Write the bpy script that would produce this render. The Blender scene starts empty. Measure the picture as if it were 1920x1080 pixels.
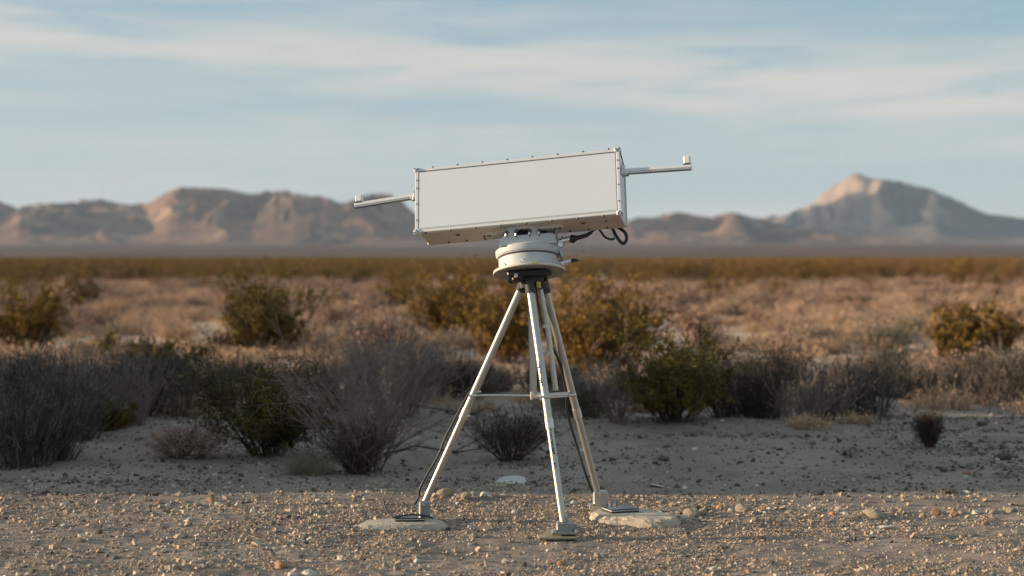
import bpy, math, random
import numpy as np
from mathutils import Vector, Matrix

S = bpy.context.scene
COL = S.collection
F, YH, CH = 3000.0, 500.0, 1.35        # focal length in photo pixels, horizon row, eye height

# ------------------------------------------------------------------ camera, sky, sun
cam_d = bpy.data.cameras.new('camera')
cam = bpy.data.objects.new('camera', cam_d); COL.objects.link(cam); S.camera = cam
cam.location = (0, 0, CH); cam.rotation_euler = (math.radians(90), 0, 0)
cam_d.sensor_width = 36; cam_d.lens = 36 * F / 1920
cam_d.shift_y = (YH - 540) / 1920
cam_d.clip_start = 0.1; cam_d.clip_end = 60000
cam_d.dof.use_dof = True; cam_d.dof.focus_distance = 8.35
cam_d.dof.aperture_fstop = 1.7

S.view_settings.view_transform = 'Standard'
S.view_settings.look = 'None'
S.view_settings.exposure = 0.72
S.view_settings.gamma = 1
S.view_settings.use_curve_mapping = False

SUN_EL = math.radians(10.5)
sx, sy = -1.0, 0.05
n_ = math.hypot(sx, sy); sx /= n_; sy /= n_
SUN = Vector((sx * math.cos(SUN_EL), sy * math.cos(SUN_EL), math.sin(SUN_EL)))
sl = bpy.data.lights.new('sun', 'SUN'); sun = bpy.data.objects.new('sun', sl); COL.objects.link(sun)
sl.energy = 5.0; sl.angle = math.radians(0.6); sl.color = (1.0, 0.76, 0.51)
sun.rotation_euler = SUN.to_track_quat('Z', 'Y').to_euler(); sun.location = (-30, 0, 20)

W = bpy.data.worlds.new('World'); S.world = W; W.use_nodes = True
nt = W.node_tree; nt.nodes.clear()
def N(t, tp, **kw):
    n = t.nodes.new(tp)
    for k, v in kw.items():
        if k.startswith('_'): setattr(n, k[1:], v)
        else: n.inputs[k.replace('__', ' ')].default_value = v
    return n
def math_n(t, op, a, b=None, c=None, clamp=False):
    n = t.nodes.new('ShaderNodeMath'); n.operation = op; n.use_clamp = clamp
    for i, v in enumerate((a, b, c)):
        if v is None: continue
        if isinstance(v, (int, float)): n.inputs[i].default_value = v
        else: t.links.new(v, n.inputs[i])
    return n.outputs[0]
def mix_n(t, fac, a, b):
    n = t.nodes.new('ShaderNodeMix'); n.data_type = 'RGBA'
    for s, v in ((n.inputs[0], fac), (n.inputs[6], a), (n.inputs[7], b)):
        if isinstance(v, (int, float)): s.default_value = v
        elif isinstance(v, tuple): s.default_value = (*v[:3], 1)
        else: t.links.new(v, s)
    return n.outputs[2]
def ramp_n(t, fac, stops):
    n = t.nodes.new('ShaderNodeMapRange'); n.interpolation_type = 'SMOOTHSTEP'
    t.links.new(fac, n.inputs[0]); n.inputs[1].default_value, n.inputs[2].default_value = stops
    return n.outputs[0]
L = nt.links.new
sky = nt.nodes.new('ShaderNodeTexSky'); sky.sky_type = 'NISHITA'; sky.sun_disc = False
sky.sun_elevation = SUN_EL; sky.sun_rotation = math.atan2(sx, sy)
sky.altitude = 600; sky.air_density = 1.0; sky.dust_density = 0.6; sky.ozone_density = 2.0
tc = nt.nodes.new('ShaderNodeTexCoord')
sep = nt.nodes.new('ShaderNodeSeparateXYZ'); L(tc.outputs['Generated'], sep.inputs[0])
def stretched(sxy, sz, off, scale, detail, rough, dist=0.0):
    m = nt.nodes.new('ShaderNodeMapping'); L(tc.outputs['Generated'], m.inputs[0])
    m.inputs['Scale'].default_value = (sxy, sxy, sz); m.inputs['Location'].default_value = off
    m.inputs['Rotation'].default_value = (0, math.radians(2.5), 0)
    n = nt.nodes.new('ShaderNodeTexNoise'); L(m.outputs[0], n.inputs[0])
    n.inputs['Scale'].default_value = scale; n.inputs['Detail'].default_value = detail
    n.inputs['Roughness'].default_value = rough; n.inputs['Distortion'].default_value = dist
    return n.outputs[0]
big = stretched(1.6, 15, (3.1, 0.7, 0.4), 1.5, 4, 0.5, 0.35)
wisp = stretched(2.0, 20, (1.3, 5.2, 2.2), 3.2, 7, 0.58, 0.5)
# a long thin veil of cirrus a few degrees up, all round the sky
zc = math_n(nt, 'ADD', sep.outputs[2], math_n(nt, 'MULTIPLY', sep.outputs[0], 0.055))
zc = math_n(nt, 'ADD', zc, math_n(nt, 'MULTIPLY', math_n(nt, 'SUBTRACT', big, 0.5), 0.035))
band = math_n(nt, 'DIVIDE', math_n(nt, 'SUBTRACT', zc, 0.117), 0.026)
band = math_n(nt, 'EXPONENT', math_n(nt, 'MULTIPLY', math_n(nt, 'MULTIPLY', band, band), -1))
bandw = math_n(nt, 'MULTIPLY', band, ramp_n(nt, wisp, (0.22, 0.58)))
cl = math_n(nt, 'MULTIPLY', ramp_n(nt, math_n(nt, 'ADD', math_n(nt, 'MULTIPLY', big, 0.6), math_n(nt, 'MULTIPLY', wisp, 0.4)), (0.38, 0.64)), 0.62)
cl = math_n(nt, 'ADD', cl, math_n(nt, 'MULTIPLY', bandw, 0.8), clamp=True)
skyc = nt.nodes.new('ShaderNodeVectorMath'); skyc.operation = 'SCALE'; L(sky.outputs[0], skyc.inputs[0]); skyc.inputs['Scale'].default_value = 1.0
# thin high haze veils the blue everywhere
veil = mix_n(nt, 0.72, skyc.outputs[0], (2.0, 3.12, 3.70))
veil = mix_n(nt, math_n(nt, 'MULTIPLY', ramp_n(nt, sep.outputs[2], (0.18, 0.0)), 0.65), veil, (4.05, 4.25, 4.2))
col = mix_n(nt, math_n(nt, 'MULTIPLY', cl, 0.82), veil, (4.75, 4.5, 4.1))
bg = nt.nodes.new('ShaderNodeBackground'); L(col, bg.inputs[0]); bg.inputs[1].default_value = 0.0925
wo = nt.nodes.new('ShaderNodeOutputWorld'); L(bg.outputs[0], wo.inputs[0])

# ------------------------------------------------------------------ helpers
rng = np.random.default_rng(11)
random.seed(4)
def P(px, py, d): return Vector(((px - 960) / F * d, d, CH + (YH - py) / F * d))
def tag(o, label=None, cat=None, group=None, kind=None):
    if label: o['label'] = label
    if cat: o['category'] = cat
    if group: o['group'] = group
    if kind: o['kind'] = kind
    return o
def _h(ix, iy, seed):
    n = (ix.astype(np.int64) * 374761393 + iy.astype(np.int64) * 668265263 + seed * 1442695041) & 0x7fffffff
    n = ((n ^ (n >> 13)) * 1274126177) & 0x7fffffff
    n = n ^ (n >> 16)
    return (n & 0xffff) / 65535.0
def vnoise(x, y, seed=0):
    x = np.asarray(x, float); y = np.asarray(y, float)
    ix = np.floor(x); iy = np.floor(y); fx = x - ix; fy = y - iy
    fx = fx * fx * fx * (fx * (fx * 6 - 15) + 10); fy = fy * fy * fy * (fy * (fy * 6 - 15) + 10)
    a = _h(ix, iy, seed); b = _h(ix + 1, iy, seed); c = _h(ix, iy + 1, seed); d = _h(ix + 1, iy + 1, seed)
    return (a + (b - a) * fx) * (1 - fy) + (c + (d - c) * fx) * fy
def fbm(x, y, oct=4, seed=0, gain=0.5):
    s = 0; a = 1; t = 0
    for i in range(oct):
        s = s + a * (vnoise(x * 2 ** i + i * 17.3, y * 2 ** i - i * 9.1, seed + i) - .5) * 2; t += a; a *= gain
    return s / t
def ridged(x, y, oct=5, seed=0, gain=0.55):
    s = 0; a = 1; t = 0; w = 1
    for i in range(oct):
        n = 1 - np.abs(vnoise(x * 2 ** i + i * 11.7, y * 2 ** i + i * 5.3, seed + i) * 2 - 1)
        n = n * n * w; w = np.clip(n * 1.6, 0, 1); s = s + a * n; t += a; a *= gain
    return s / t
def sstep(a, b, x): t = np.clip((x - a) / (b - a), 0, 1); return t * t * (3 - 2 * t)

def mesh_np(name, V, FC, smooth=False, colors=None):
    """V (n,3); FC (m,3|4) int array"""
    me = bpy.data.meshes.new(name)
    V = np.asarray(V, np.float32); FC = np.asarray(FC, np.int32)
    k = FC.shape[1]; m = len(FC)
    me.vertices.add(len(V)); me.vertices.foreach_set('co', V.ravel())
    me.loops.add(m * k); me.loops.foreach_set('vertex_index', FC.ravel())
    me.polygons.add(m); me.polygons.foreach_set('loop_start', np.arange(0, m * k, k, dtype=np.int32))
    try: me.polygons.foreach_set('loop_total', np.full(m, k, np.int32))
    except Exception: pass
    me.polygons.foreach_set('use_smooth', np.full(m, smooth, bool))
    me.update(calc_edges=True)
    if colors is not None:
        a = me.color_attributes.new('col', 'FLOAT_COLOR', 'POINT')
        a.data.foreach_set('color', np.concatenate([colors, np.ones((len(V), 1))], 1).astype(np.float32).ravel())
    return me
def obj(name, me, mat=None, parent=None, loc=None):
    o = bpy.data.objects.new(name, me); COL.objects.link(o)
    if mat and me and not me.materials: me.materials.append(mat)
    if parent: o.parent = parent
    if loc is not None: o.location = loc
    return o
def empty(name, loc, label, cat, group=None):
    o = bpy.data.objects.new(name, None); COL.objects.link(o); o.location = loc
    o.empty_display_size = .1
    return tag(o, label, cat, group)

class MB:
    """collects shapes in some frame, builds one mesh"""
    def __init__(s, M=None): s.v = []; s.f = []; s.sm = []; s.M = M or Matrix()
    def add(s, vs, fs, smooth=False):
        b = len(s.v); s.v += [s.M @ Vector(v) for v in vs]
        for f in fs: s.f.append([i + b for i in f]); s.sm.append(smooth)
    def box(s, c, h, M=None, bev=0.0):
        c = Vector(c); X, Y, Z = h
        b = min(bev, X * .9, Y * .9, Z * .9)
        if b <= 0:
            vs = [c + (M @ Vector((i * X, j * Y, k * Z)) if M else Vector((i * X, j * Y, k * Z))) for i in (-1, 1) for j in (-1, 1) for k in (-1, 1)]
            s.add(vs, [(0, 1, 3, 2), (4, 6, 7, 5), (0, 4, 5, 1), (2, 3, 7, 6), (0, 2, 6, 4), (1, 5, 7, 3)]); return
        vs = []; idx = {}
        for i in (-1, 1):
            for j in (-1, 1):
                for k in (-1, 1):
                    for a in range(3):
                        p = [i * (X - b), j * (Y - b), k * (Z - b)]
                        p[a] = (i * X, j * Y, k * Z)[a]
                        p = Vector(p); idx[i, j, k, a] = len(vs); vs.append(c + (M @ p if M else p))
        fs = []
        for a in range(3):
            o1, o2 = [q for q in range(3) if q != a]
            for sg in (-1, 1):
                loop = []
                for u, w in ((-1, -1), (1, -1), (1, 1), (-1, 1)):
                    t = [0, 0, 0]; t[a] = sg; t[o1] = u; t[o2] = w; loop.append(idx[(*t, a)])
                if (sg > 0) == (a == 1): loop.reverse()
                fs.append(tuple(loop))
        for a in range(3):
            o1, o2 = [q for q in range(3) if q != a]
            for u in (-1, 1):
                for w in (-1, 1):
                    t0 = [0, 0, 0]; t1 = [0, 0, 0]; t0[a] = -1; t1[a] = 1
                    t0[o1] = t1[o1] = u; t0[o2] = t1[o2] = w
                    fs.append((idx[(*t0, o1)], idx[(*t1, o1)], idx[(*t1, o2)], idx[(*t0, o2)]))
        for i in (-1, 1):
            for j in (-1, 1):
                for k in (-1, 1): fs.append((idx[i, j, k, 0], idx[i, j, k, 1], idx[i, j, k, 2]))
        s.add(vs, fs)
    def tube(s, pts, r, n=12, caps=True):
        pts = [Vector(p) for p in pts]; rs = r if isinstance(r, (list, tuple)) else [r] * len(pts)
        vs = []; ref = None
        for i, p in enumerate(pts):
            t = (pts[min(i + 1, len(pts) - 1)] - pts[max(i - 1, 0)])
            if t.length < 1e-9: t = pts[-1] - pts[0]
            t.normalize()
            if ref is None: ref = t.orthogonal().normalized()
            ref = (ref - t * ref.dot(t)).normalized(); b = t.cross(ref)
            for k in range(n):
                a = 2 * math.pi * k / n; vs.append(p + (ref * math.cos(a) + b * math.sin(a)) * rs[i])
        fs = [(i * n + k, i * n + (k + 1) % n, (i + 1) * n + (k + 1) % n, (i + 1) * n + k) for i in range(len(pts) - 1) for k in range(n)]
        s.add(vs, fs, True)
        if caps:
            s.add(vs[:n], [tuple(range(n - 1, -1, -1))]); s.add(vs[-n:], [tuple(range(n))])
    def cyl(s, a, b, r, n=16): s.tube([a, b], r, n)
    def lathe(s, prof, n=48, c=(0, 0, 0)):
        """prof (r,z) from bottom to top round local z; hard edges between segments"""
        c = Vector(c)
        for (r0, z0), (r1, z1) in zip(prof[:-1], prof[1:]):
            vs = []
            for r, z in ((r0, z0), (r1, z1)):
                for k in range(n):
                    a = 2 * math.pi * k / n; vs.append(c + Vector((r * math.cos(a), r * math.sin(a), z)))
            s.add(vs, [(k, (k + 1) % n, n + (k + 1) % n, n + k) for k in range(n)], True)
    def prism(s, poly, y0, y1):
        """poly in local xz, extruded along y"""
        n = len(poly); vs = [(x, y0, z) for x, z in poly] + [(x, y1, z) for x, z in poly]
        s.add(vs, [tuple(range(n)), tuple(range(2 * n - 1, n - 1, -1))] + [(i, i + n, (i + 1) % n + n, (i + 1) % n) for i in range(n)])
    def build(s, name, mat, parent=None):
        me = bpy.data.meshes.new(name); org = Vector((0, 0, 0))
        me.from_pydata([tuple(v) for v in s.v], [], s.f)
        me.polygons.foreach_set('use_smooth', s.sm)
        me.update()
        o = obj(name, me, mat)
        if parent:
            bpy.context.view_layer.update() if False else None
            o.parent = parent; o.matrix_parent_inverse = Matrix.Translation(parent.location if parent.parent is None and parent.type == 'EMPTY' else Vector((0,0,0))).inverted()
        return o

# ------------------------------------------------------------------ materials
def mat(name, color=(.5, .5, .5), rough=.6, metal=0.0, spec=.5, noise=None, bump=None, coord='Object'):
    """noise: list of (scale, colour, lo, hi, fac); bump: (scale, strength, distance)"""
    m = bpy.data.materials.new(name); m.use_nodes = True; t = m.node_tree
    b = t.nodes['Principled BSDF']; b.inputs['Roughness'].default_value = rough
    b.inputs['Metallic'].default_value = metal; b.inputs['Specular IOR Level'].default_value = spec
    tcn = t.nodes.new('ShaderNodeTexCoord'); geo = t.nodes.new('ShaderNodeNewGeometry')
    vec = geo.outputs['Position'] if coord == 'World' else tcn.outputs['Object']
    c = color
    for q in (noise or []):
        sc, cc, lo, hi, fc = q
        n = t.nodes.new('ShaderNodeTexNoise'); t.links.new(vec, n.inputs[0])
        n.inputs['Scale'].default_value = sc; n.inputs['Detail'].default_value = 5; n.inputs['Roughness'].default_value = .6
        f = math_n(t, 'MULTIPLY', ramp_n(t, n.outputs[0], (lo, hi)), fc)
        c = mix_n(t, f, c, cc)
    if isinstance(c, tuple): b.inputs['Base Color'].default_value = (*c, 1)
    else: t.links.new(c, b.inputs['Base Color'])
    if bump:
        n = t.nodes.new('ShaderNodeTexNoise'); t.links.new(vec, n.inputs[0])
        n.inputs['Scale'].default_value = bump[0]; n.inputs['Detail'].default_value = 6
        bm = t.nodes.new('ShaderNodeBump'); bm.inputs['Strength'].default_value = bump[1]; bm.inputs['Distance'].default_value = bump[2]
        t.links.new(n.outputs[0], bm.inputs['Height']); t.links.new(bm.outputs[0], b.inputs['Normal'])
    return m
def mat_attr(name, rough=.9, extra=None):
    m = bpy.data.materials.new(name); m.use_nodes = True; t = m.node_tree
    b = t.nodes['Principled BSDF']; b.inputs['Roughness'].default_value = rough; b.inputs['Specular IOR Level'].default_value = .2
    a = t.nodes.new('ShaderNodeAttribute'); a.attribute_name = 'col'
    geo = t.nodes.new('ShaderNodeNewGeometry'); n = t.nodes.new('ShaderNodeTexNoise'); t.links.new(geo.outputs['Position'], n.inputs[0])
    n.inputs['Scale'].default_value = 90; n.inputs['Detail'].default_value = 4
    f = math_n(t, 'ADD', math_n(t, 'MULTIPLY', n.outputs[0], .7), .65)
    sc = t.nodes.new('ShaderNodeVectorMath'); sc.operation = 'SCALE'; t.links.new(a.outputs['Color'], sc.inputs[0]); t.links.new(f, sc.inputs['Scale'])
    t.links.new(sc.outputs[0], b.inputs['Base Color'])
    return m

M = {}
M['panel'] = mat('painted_panel', (.71, .75, .795), .42, noise=[(1.6, (.675, .715, .76), .4, .7, .6), (26, (.66, .67, .67), .58, .75, .2)])
M['white'] = mat('white_powder_coat', (.70, .705, .70), .45, noise=[(14, (.60, .59, .56), .5, .75, .4)])
M['greypaint'] = mat('grey_painted_metal', (.52, .55, .55), .55, noise=[(22, (.42, .43, .42), .52, .75, .4)])
M['alu'] = mat('anodised_aluminium', (.62, .60, .56), .32, metal=.85, noise=[(30, (.4, .38, .35), .5, .75, .5)])
M['pipe'] = mat('brushed_galvanised_pipe', (.48, .455, .41), .32, metal=.68, noise=[(9, (.46, .43, .38), .45, .72, .6), (70, (.34, .31, .27), .58, .75, .45)])
M['steel'] = mat('dull_steel', (.30, .31, .32), .45, metal=.5, noise=[(25, (.2, .19, .18), .45, .7, .6)])
M['dark'] = mat('dark_rubber', (.018, .018, .02), .5)
M['seam'] = mat('dark_gap', (.05, .05, .055), .7)
M['bolt'] = mat('bolt_metal', (.10, .10, .105), .4, metal=.3)
M['silver'] = mat('silver_connector', (.75, .73, .70), .25, metal=.9)
M['yellow'] = mat('yellow_sticker', (.60, .50, .12), .6)
M['bounce_taupe'] = mat('taupe_ground_bounce', (.62, .52, .42), .55, noise=[(18, (.52, .44, .36), .5, .75, .5)])  # warm light bounced off sunlit ground, put into the colour
M['flange'] = mat('cream_flange', (.66, .62, .54), .45, noise=[(20, (.5, .46, .4), .5, .75, .5)])
M['concrete'] = mat('weathered_concrete', (.42, .36, .29), .95, noise=[(6, (.52, .45, .36), .4, .65, .8), (38, (.24, .20, .16), .54, .7, .6)], bump=(60, .6, .006), coord='World')
M['wood'] = mat('weathered_board', (.34, .27, .18), .9, noise=[(20, (.2, .15, .1), .45, .65, .6)])
M['screen'] = mat('dark_glassy_panel', (.015, .022, .045), .18)
M['slab'] = mat('pale_flat_stone', (.52, .50, .47), .8, noise=[(20, (.36, .34, .32), .45, .7, .6)], bump=(40, .4, .004))
M['rock'] = mat('desert_rock', (.30, .24, .18), .95, noise=[(14, (.42, .35, .26), .4, .65, .8), (60, (.14, .11, .09), .5, .7, .6)], bump=(70, .6, .005))
M['rock_dark'] = mat('dark_clod', (.09, .075, .06), 1, noise=[(20, (.15, .12, .10), .4, .65, .8)], bump=(70, .6, .005))
M['rock_white'] = mat('pale_quartz', (.56, .53, .49), .7, noise=[(20, (.40, .36, .32), .45, .7, .7)], bump=(50, .5, .004))
M['rock_red'] = mat('rust_rock', (.36, .19, .11), .9, noise=[(20, (.44, .28, .17), .4, .7, .7)], bump=(60, .5, .004))
M['pebbles'] = mat_attr('pebble_colours')
M['twig_grey'] = mat('bleached_twig', (.20, .152, .130), 1, spec=.15, noise=[(5, (.28, .22, .19), .45, .65, .7)])
M['twig_dark'] = mat('dark_twig', (.075, .058, .048), 1, spec=.1, noise=[(6, (.13, .10, .085), .45, .65, .7)])
M['stalk'] = mat('grey_stalk', (.072, .066, .058), 1, spec=.1, noise=[(9, (.24, .205, .17), .45, .62, .8)])
M['straw'] = mat('dry_straw', (.48, .36, .25), 1, spec=.1, noise=[(3, (.36, .27, .19), .42, .65, .8)])
def leafmat(name, c, c2, c3):
    return mat(name, c, .8, spec=.15, noise=[(3.5, c2, .42, .62, .9), (22, c3, .5, .7, .6)], coord='World')
M['leaf_green'] = leafmat('creosote_leaf_green', (.055, .049, .013), (.120, .102, .016), (.16, .115, .03))
M['leaf_olive'] = leafmat('creosote_leaf_olive', (.120, .092, .024), (.17, .122, .030), (.21, .135, .045))
M['leaf_gold'] = leafmat('creosote_leaf_gold', (.19, .118, .030), (.25, .15, .038), (.30, .17, .055))
M['leaf_yellow'] = leafmat('creosote_leaf_yellow_green', (.100, .082, .018), (.18, .145, .028), (.22, .155, .035))
M['leaf_rust'] = leafmat('rusty_dry_leaf', (.22, .125, .055), (.28, .16, .07), (.16, .10, .05))
M['leaf_grey'] = leafmat('bursage_leaf_grey', (.13, .12, .10), (.19, .17, .13), (.24, .19, .14))
M['leaf_dark'] = leafmat('dark_brush_leaf', (.030, .028, .024), (.052, .046, .038), (.09, .07, .05))
M['leaf_sage'] = leafmat('pale_sage_leaf', (.20, .20, .13), (.27, .26, .17), (.15, .15, .10))
M['leaf_tan'] = leafmat('tan_dry_leaf', (.56, .38, .25), (.42, .28, .19), (.64, .46, .32))
M['leaf_pink'] = leafmat('dusty_pink_leaf', (.40, .25, .19), (.46, .32, .25), (.25, .17, .13))

# ------------------------------------------------------------------ ground
def gh(x, y):
    x = np.asarray(x, float); y = np.asarray(y, float)
    near = 1 - sstep(18, 60, y)
    z = near * (.020 * fbm(x * .8, y * .8, 4, 3) + .010 * fbm(x * 4, y * 4, 3, 9))
    gr = sstep(5.0, 6.0, y) * (1 - sstep(9.0, 9.4, y + .05 * fbm(x * 1.5, y, 3, 8)))
    z = z + gr * (.009 * fbm(x * 14, y * 14, 3, 21) + .012 * fbm(x * 3, y * 5, 3, 22)) + (1 - gr) * near * .006 * fbm(x * 9, y * 12, 4, 23)
    z = z + .030 * np.exp(-((y - 9.3 - .12 * fbm(x * .9, y * 0, 3, 5) + .02 * x) / .10) ** 2) * (.35 + .65 * vnoise(x * 2.2, y * 0, 6))
    z = z + .06 * np.exp(-((y - 13.6 - .2 * fbm(x * .8, 0 * y, 2, 15)) / .5) ** 2) * sstep(-1, 1, x)
    z = z + sstep(14, 24, y) * (1 - sstep(90, 160, y)) * (.10 * fbm(x * .35, y * .35, 4, 31) + .05)
    # broad rise of the plain and of the fan below the mountains
    z = z + np.maximum(y - 120, 0) * .0062
    z = z + np.maximum(y - 600, 0) * .010
    z = z + sstep(700, 1500, y) * 4 * fbm(x * .004, y * .004, 3, 41)
    # low earth banks beside the track, left of the view
    def bank(cx, y0, y1, h, w, sd):
        e = sstep(y0 - .5, y0 + .45, y + .22 * fbm(x * .7, y, 3, sd)) * (1 - sstep(y1 - .8, y1 + .8, y))
        return h * e * np.exp(-((x - cx) / w) ** 4) * (1 + .12 * fbm(x * 1.3, y * 1.3, 3, sd + 2))
    z = z + bank(-8.6, 9.75, 17.0, 2.15, 2.3, 51) + bank(-7.4, 4.4, 7.0, .95, 1.5, 61)
    return z
def axis_nonuni(n, dense):      # -1..1, denser round 0
    u = np.linspace(-1, 1, n); return np.sign(u) * (dense * np.abs(u) + (1 - dense) * np.abs(u) ** 3)
ys = np.concatenate([np.linspace(-40, 4.6, 30)[:-1], np.arange(4.6, 9.6, .020), np.arange(9.6, 17, .05), 17 * np.exp(np.linspace(0, math.log(6500 / 17), 260))])
us = axis_nonuni(560, .22)
Yg, Ug = np.meshgrid(ys, us, indexing='ij')
Xg = Ug * (15 + 1.25 * np.maximum(Yg, 0))
Zg = gh(Xg, Yg)
nr, nc = Xg.shape
idx = np.arange(nr * nc).reshape(nr, nc)
FC = np.stack([idx[:-1, :-1], idx[:-1, 1:], idx[1:, 1:], idx[1:, :-1]], -1).reshape(-1, 4)
m = bpy.data.materials.new('desert_soil'); m.use_nodes = True; t = m.node_tree; b = t.nodes['Principled BSDF']
b.inputs['Roughness'].default_value = 1; b.inputs['Specular IOR Level'].default_value = .1
geo = t.nodes.new('ShaderNodeNewGeometry')
def gnoise(sc, det=5, ro=.6, dist=0):
    n = t.nodes.new('ShaderNodeTexNoise'); t.links.new(geo.outputs['Position'], n.inputs[0])
    n.inputs['Scale'].default_value = sc; n.inputs['Detail'].default_value = det; n.inputs['Roughness'].default_value = ro; n.inputs['Distortion'].default_value = dist
    return n.outputs[0]
c = mix_n(t, ramp_n(t, gnoise(1.3), (.35, .65)), (.245, .195, .168), (.335, .272, .232))
c = mix_n(t, math_n(t, 'MULTIPLY', ramp_n(t, gnoise(3.4, 6, .7, .4), (.50, .66)), .6), c, (.16, .127, .112))
c = mix_n(t, math_n(t, 'MULTIPLY', ramp_n(t, gnoise(9, 6, .7), (.56, .68)), .5), c, (.37, .32, .27))
c = mix_n(t, math_n(t, 'MULTIPLY', ramp_n(t, gnoise(26, 6), (.48, .68)), .6), c, (.30, .245, .185))
c = mix_n(t, math_n(t, 'MULTIPLY', ramp_n(t, gnoise(60, 4), (.55, .68)), .65), c, (.085, .07, .058))
sp = t.nodes.new('ShaderNodeSeparateXYZ'); t.links.new(geo.outputs['Position'], sp.inputs[0])
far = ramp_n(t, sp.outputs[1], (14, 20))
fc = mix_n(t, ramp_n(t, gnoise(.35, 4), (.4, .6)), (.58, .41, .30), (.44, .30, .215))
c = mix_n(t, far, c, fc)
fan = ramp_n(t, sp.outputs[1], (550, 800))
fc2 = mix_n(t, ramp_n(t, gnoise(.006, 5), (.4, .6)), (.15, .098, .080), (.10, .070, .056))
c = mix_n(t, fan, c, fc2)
t.links.new(c, b.inputs['Base Color'])
bm = t.nodes.new('ShaderNodeBump'); bm.inputs['Strength'].default_value = .8; bm.inputs['Distance'].default_value = .006
t.links.new(gnoise(70, 6, .65), bm.inputs['Height']); t.links.new(bm.outputs[0], b.inputs['Normal'])
M['soil'] = m
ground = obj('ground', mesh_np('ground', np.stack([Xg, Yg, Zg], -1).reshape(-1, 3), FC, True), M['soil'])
tag(ground, kind='structure')
def zg(x, y): return float(gh(np.array([x]), np.array([y]))[0])

# ------------------------------------------------------------------ mountains
def range_mesh(name, prof, d0, d1, crest, px0, px1, nx, ny, sc, seed, mt, rough=.5):
    pxs = np.linspace(px0, px1, nx); ds = np.linspace(d0, d1, ny)
    PX, D = np.meshgrid(pxs, ds, indexing='ij')
    X = (PX - 960) / F * D
    pp = np.array(prof, float)
    top = np.interp(pxs, pp[:, 0], pp[:, 1]) + 4.0 * fbm(pxs * .045, pxs * 0, 4, seed + 90, .6)
    v = (D - d0) / (d1 - d0)
    env = np.where(v < crest, sstep(0, 1, v / crest) * .55 + .45 * (v / crest), 1 - sstep(0, 1, (v - crest) / (1 - crest)))
    wx = X + 120 * fbm(X * .003, D * .003, 3, seed + 60); wy = D + 120 * fbm(X * .003, D * .003, 3, seed + 70)
    r = .72 * ridged(wx * sc, wy * sc * .8, 6, seed) + rough * ridged(wx * sc * .33, wy * sc * .33, 3, seed + 9)
    sw = X + 90 * fbm(X * .004, D * .004, 3, seed + 80)
    r = r + .85 * np.minimum(1, .35 + 1.5 * np.clip(1 - v / crest, 0, 1)) * ridged(sw * sc * 1.1, D * sc * .22, 4, seed + 21, .5)
    H = np.clip(env, 0, 1) * (.12 + r)
    elev = (H) / D                                   # apparent height per column
    mx = elev.max(1)
    k = np.hanning(13); k /= k.sum()
    mxs = np.convolve(np.pad(mx, 6, 'edge'), k, 'valid')
    base = gh(X, D)
    want = (YH - top) / F                            # tangent wanted
    scale = np.zeros(nx)
    # solve base + s*H so that max((z-CH)/D)=want
    lo = np.zeros(nx); hi = np.full(nx, 4000.)
    for _ in range(40):
        mid = (lo + hi) / 2
        e = ((base + mid[:, None] * H - CH) / D).max(1)
        lo = np.where(e < want, mid, lo); hi = np.where(e < want, hi, mid)
    scale = np.convolve(np.pad(mid, 3, 'edge'), np.hanning(9)[1:-1] / np.hanning(9)[1:-1].sum(), 'valid')
    Z = base + scale[:, None] * H - 3 * (env < .02)
    idx = np.arange(nx * ny).reshape(nx, ny)
    FCm = np.stack([idx[:-1, :-1], idx[1:, :-1], idx[1:, 1:], idx[:-1, 1:]], -1).reshape(-1, 4)
    o = obj(name, mesh_np(name, np.stack([X, D, Z], -1).reshape(-1, 3), FCm, False), mt)
    return tag(o, kind='structure')
M['mount'] = mat('mountain_rock', (.25, .145, .10), 1, spec=.1, noise=[(.005, (.085, .062, .052), .40, .58, .9), (.014, (.42, .29, .19), .54, .66, .7), (.04, (.11, .08, .07), .5, .62, .6)], coord='World')
M['mount_lit_shaded'] = mat('peak_rock_lit_shaded', (.075, .070, .068), 1, spec=.1, noise=[(.012, (.13, .11, .095), .45, .62, .8), (.02, (.05, .045, .042), .5, .66, .6)], coord='World')  # dark base puts the peak's shaded face into the rock colour
mm = M['mount_lit_shaded']; t = mm.node_tree; b = t.nodes['Principled BSDF']; src = b.inputs['Base Color'].links[0].from_socket
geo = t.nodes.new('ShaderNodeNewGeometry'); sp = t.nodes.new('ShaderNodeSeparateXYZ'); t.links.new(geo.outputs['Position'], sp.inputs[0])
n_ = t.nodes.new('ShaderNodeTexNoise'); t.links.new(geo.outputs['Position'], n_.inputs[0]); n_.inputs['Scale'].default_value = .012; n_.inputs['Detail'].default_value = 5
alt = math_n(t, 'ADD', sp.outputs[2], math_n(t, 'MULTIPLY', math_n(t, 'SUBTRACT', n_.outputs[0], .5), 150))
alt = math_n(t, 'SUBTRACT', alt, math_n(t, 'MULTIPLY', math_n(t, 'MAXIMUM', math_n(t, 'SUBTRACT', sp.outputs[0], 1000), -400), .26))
cap = ramp_n(t, alt, (195, 225))  # paler upper left: sunlight on the ridge painted into the colour
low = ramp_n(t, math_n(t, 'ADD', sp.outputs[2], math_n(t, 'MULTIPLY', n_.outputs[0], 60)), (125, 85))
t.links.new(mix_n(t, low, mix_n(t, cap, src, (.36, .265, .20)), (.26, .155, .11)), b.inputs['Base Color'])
profL = [(-1200, 420), (-500, 395), (-100, 372), (0, 378), (30, 388), (60, 385), (120, 381), (190, 372), (240, 383), (280, 380), (310, 364), (335, 349), (360, 353), (420, 352), (470, 365), (510, 356), (560, 362), (600, 368), (640, 383), (680, 368), (715, 361), (745, 372), (780, 402), (830, 425), (900, 440), (1000, 460)]
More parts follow.
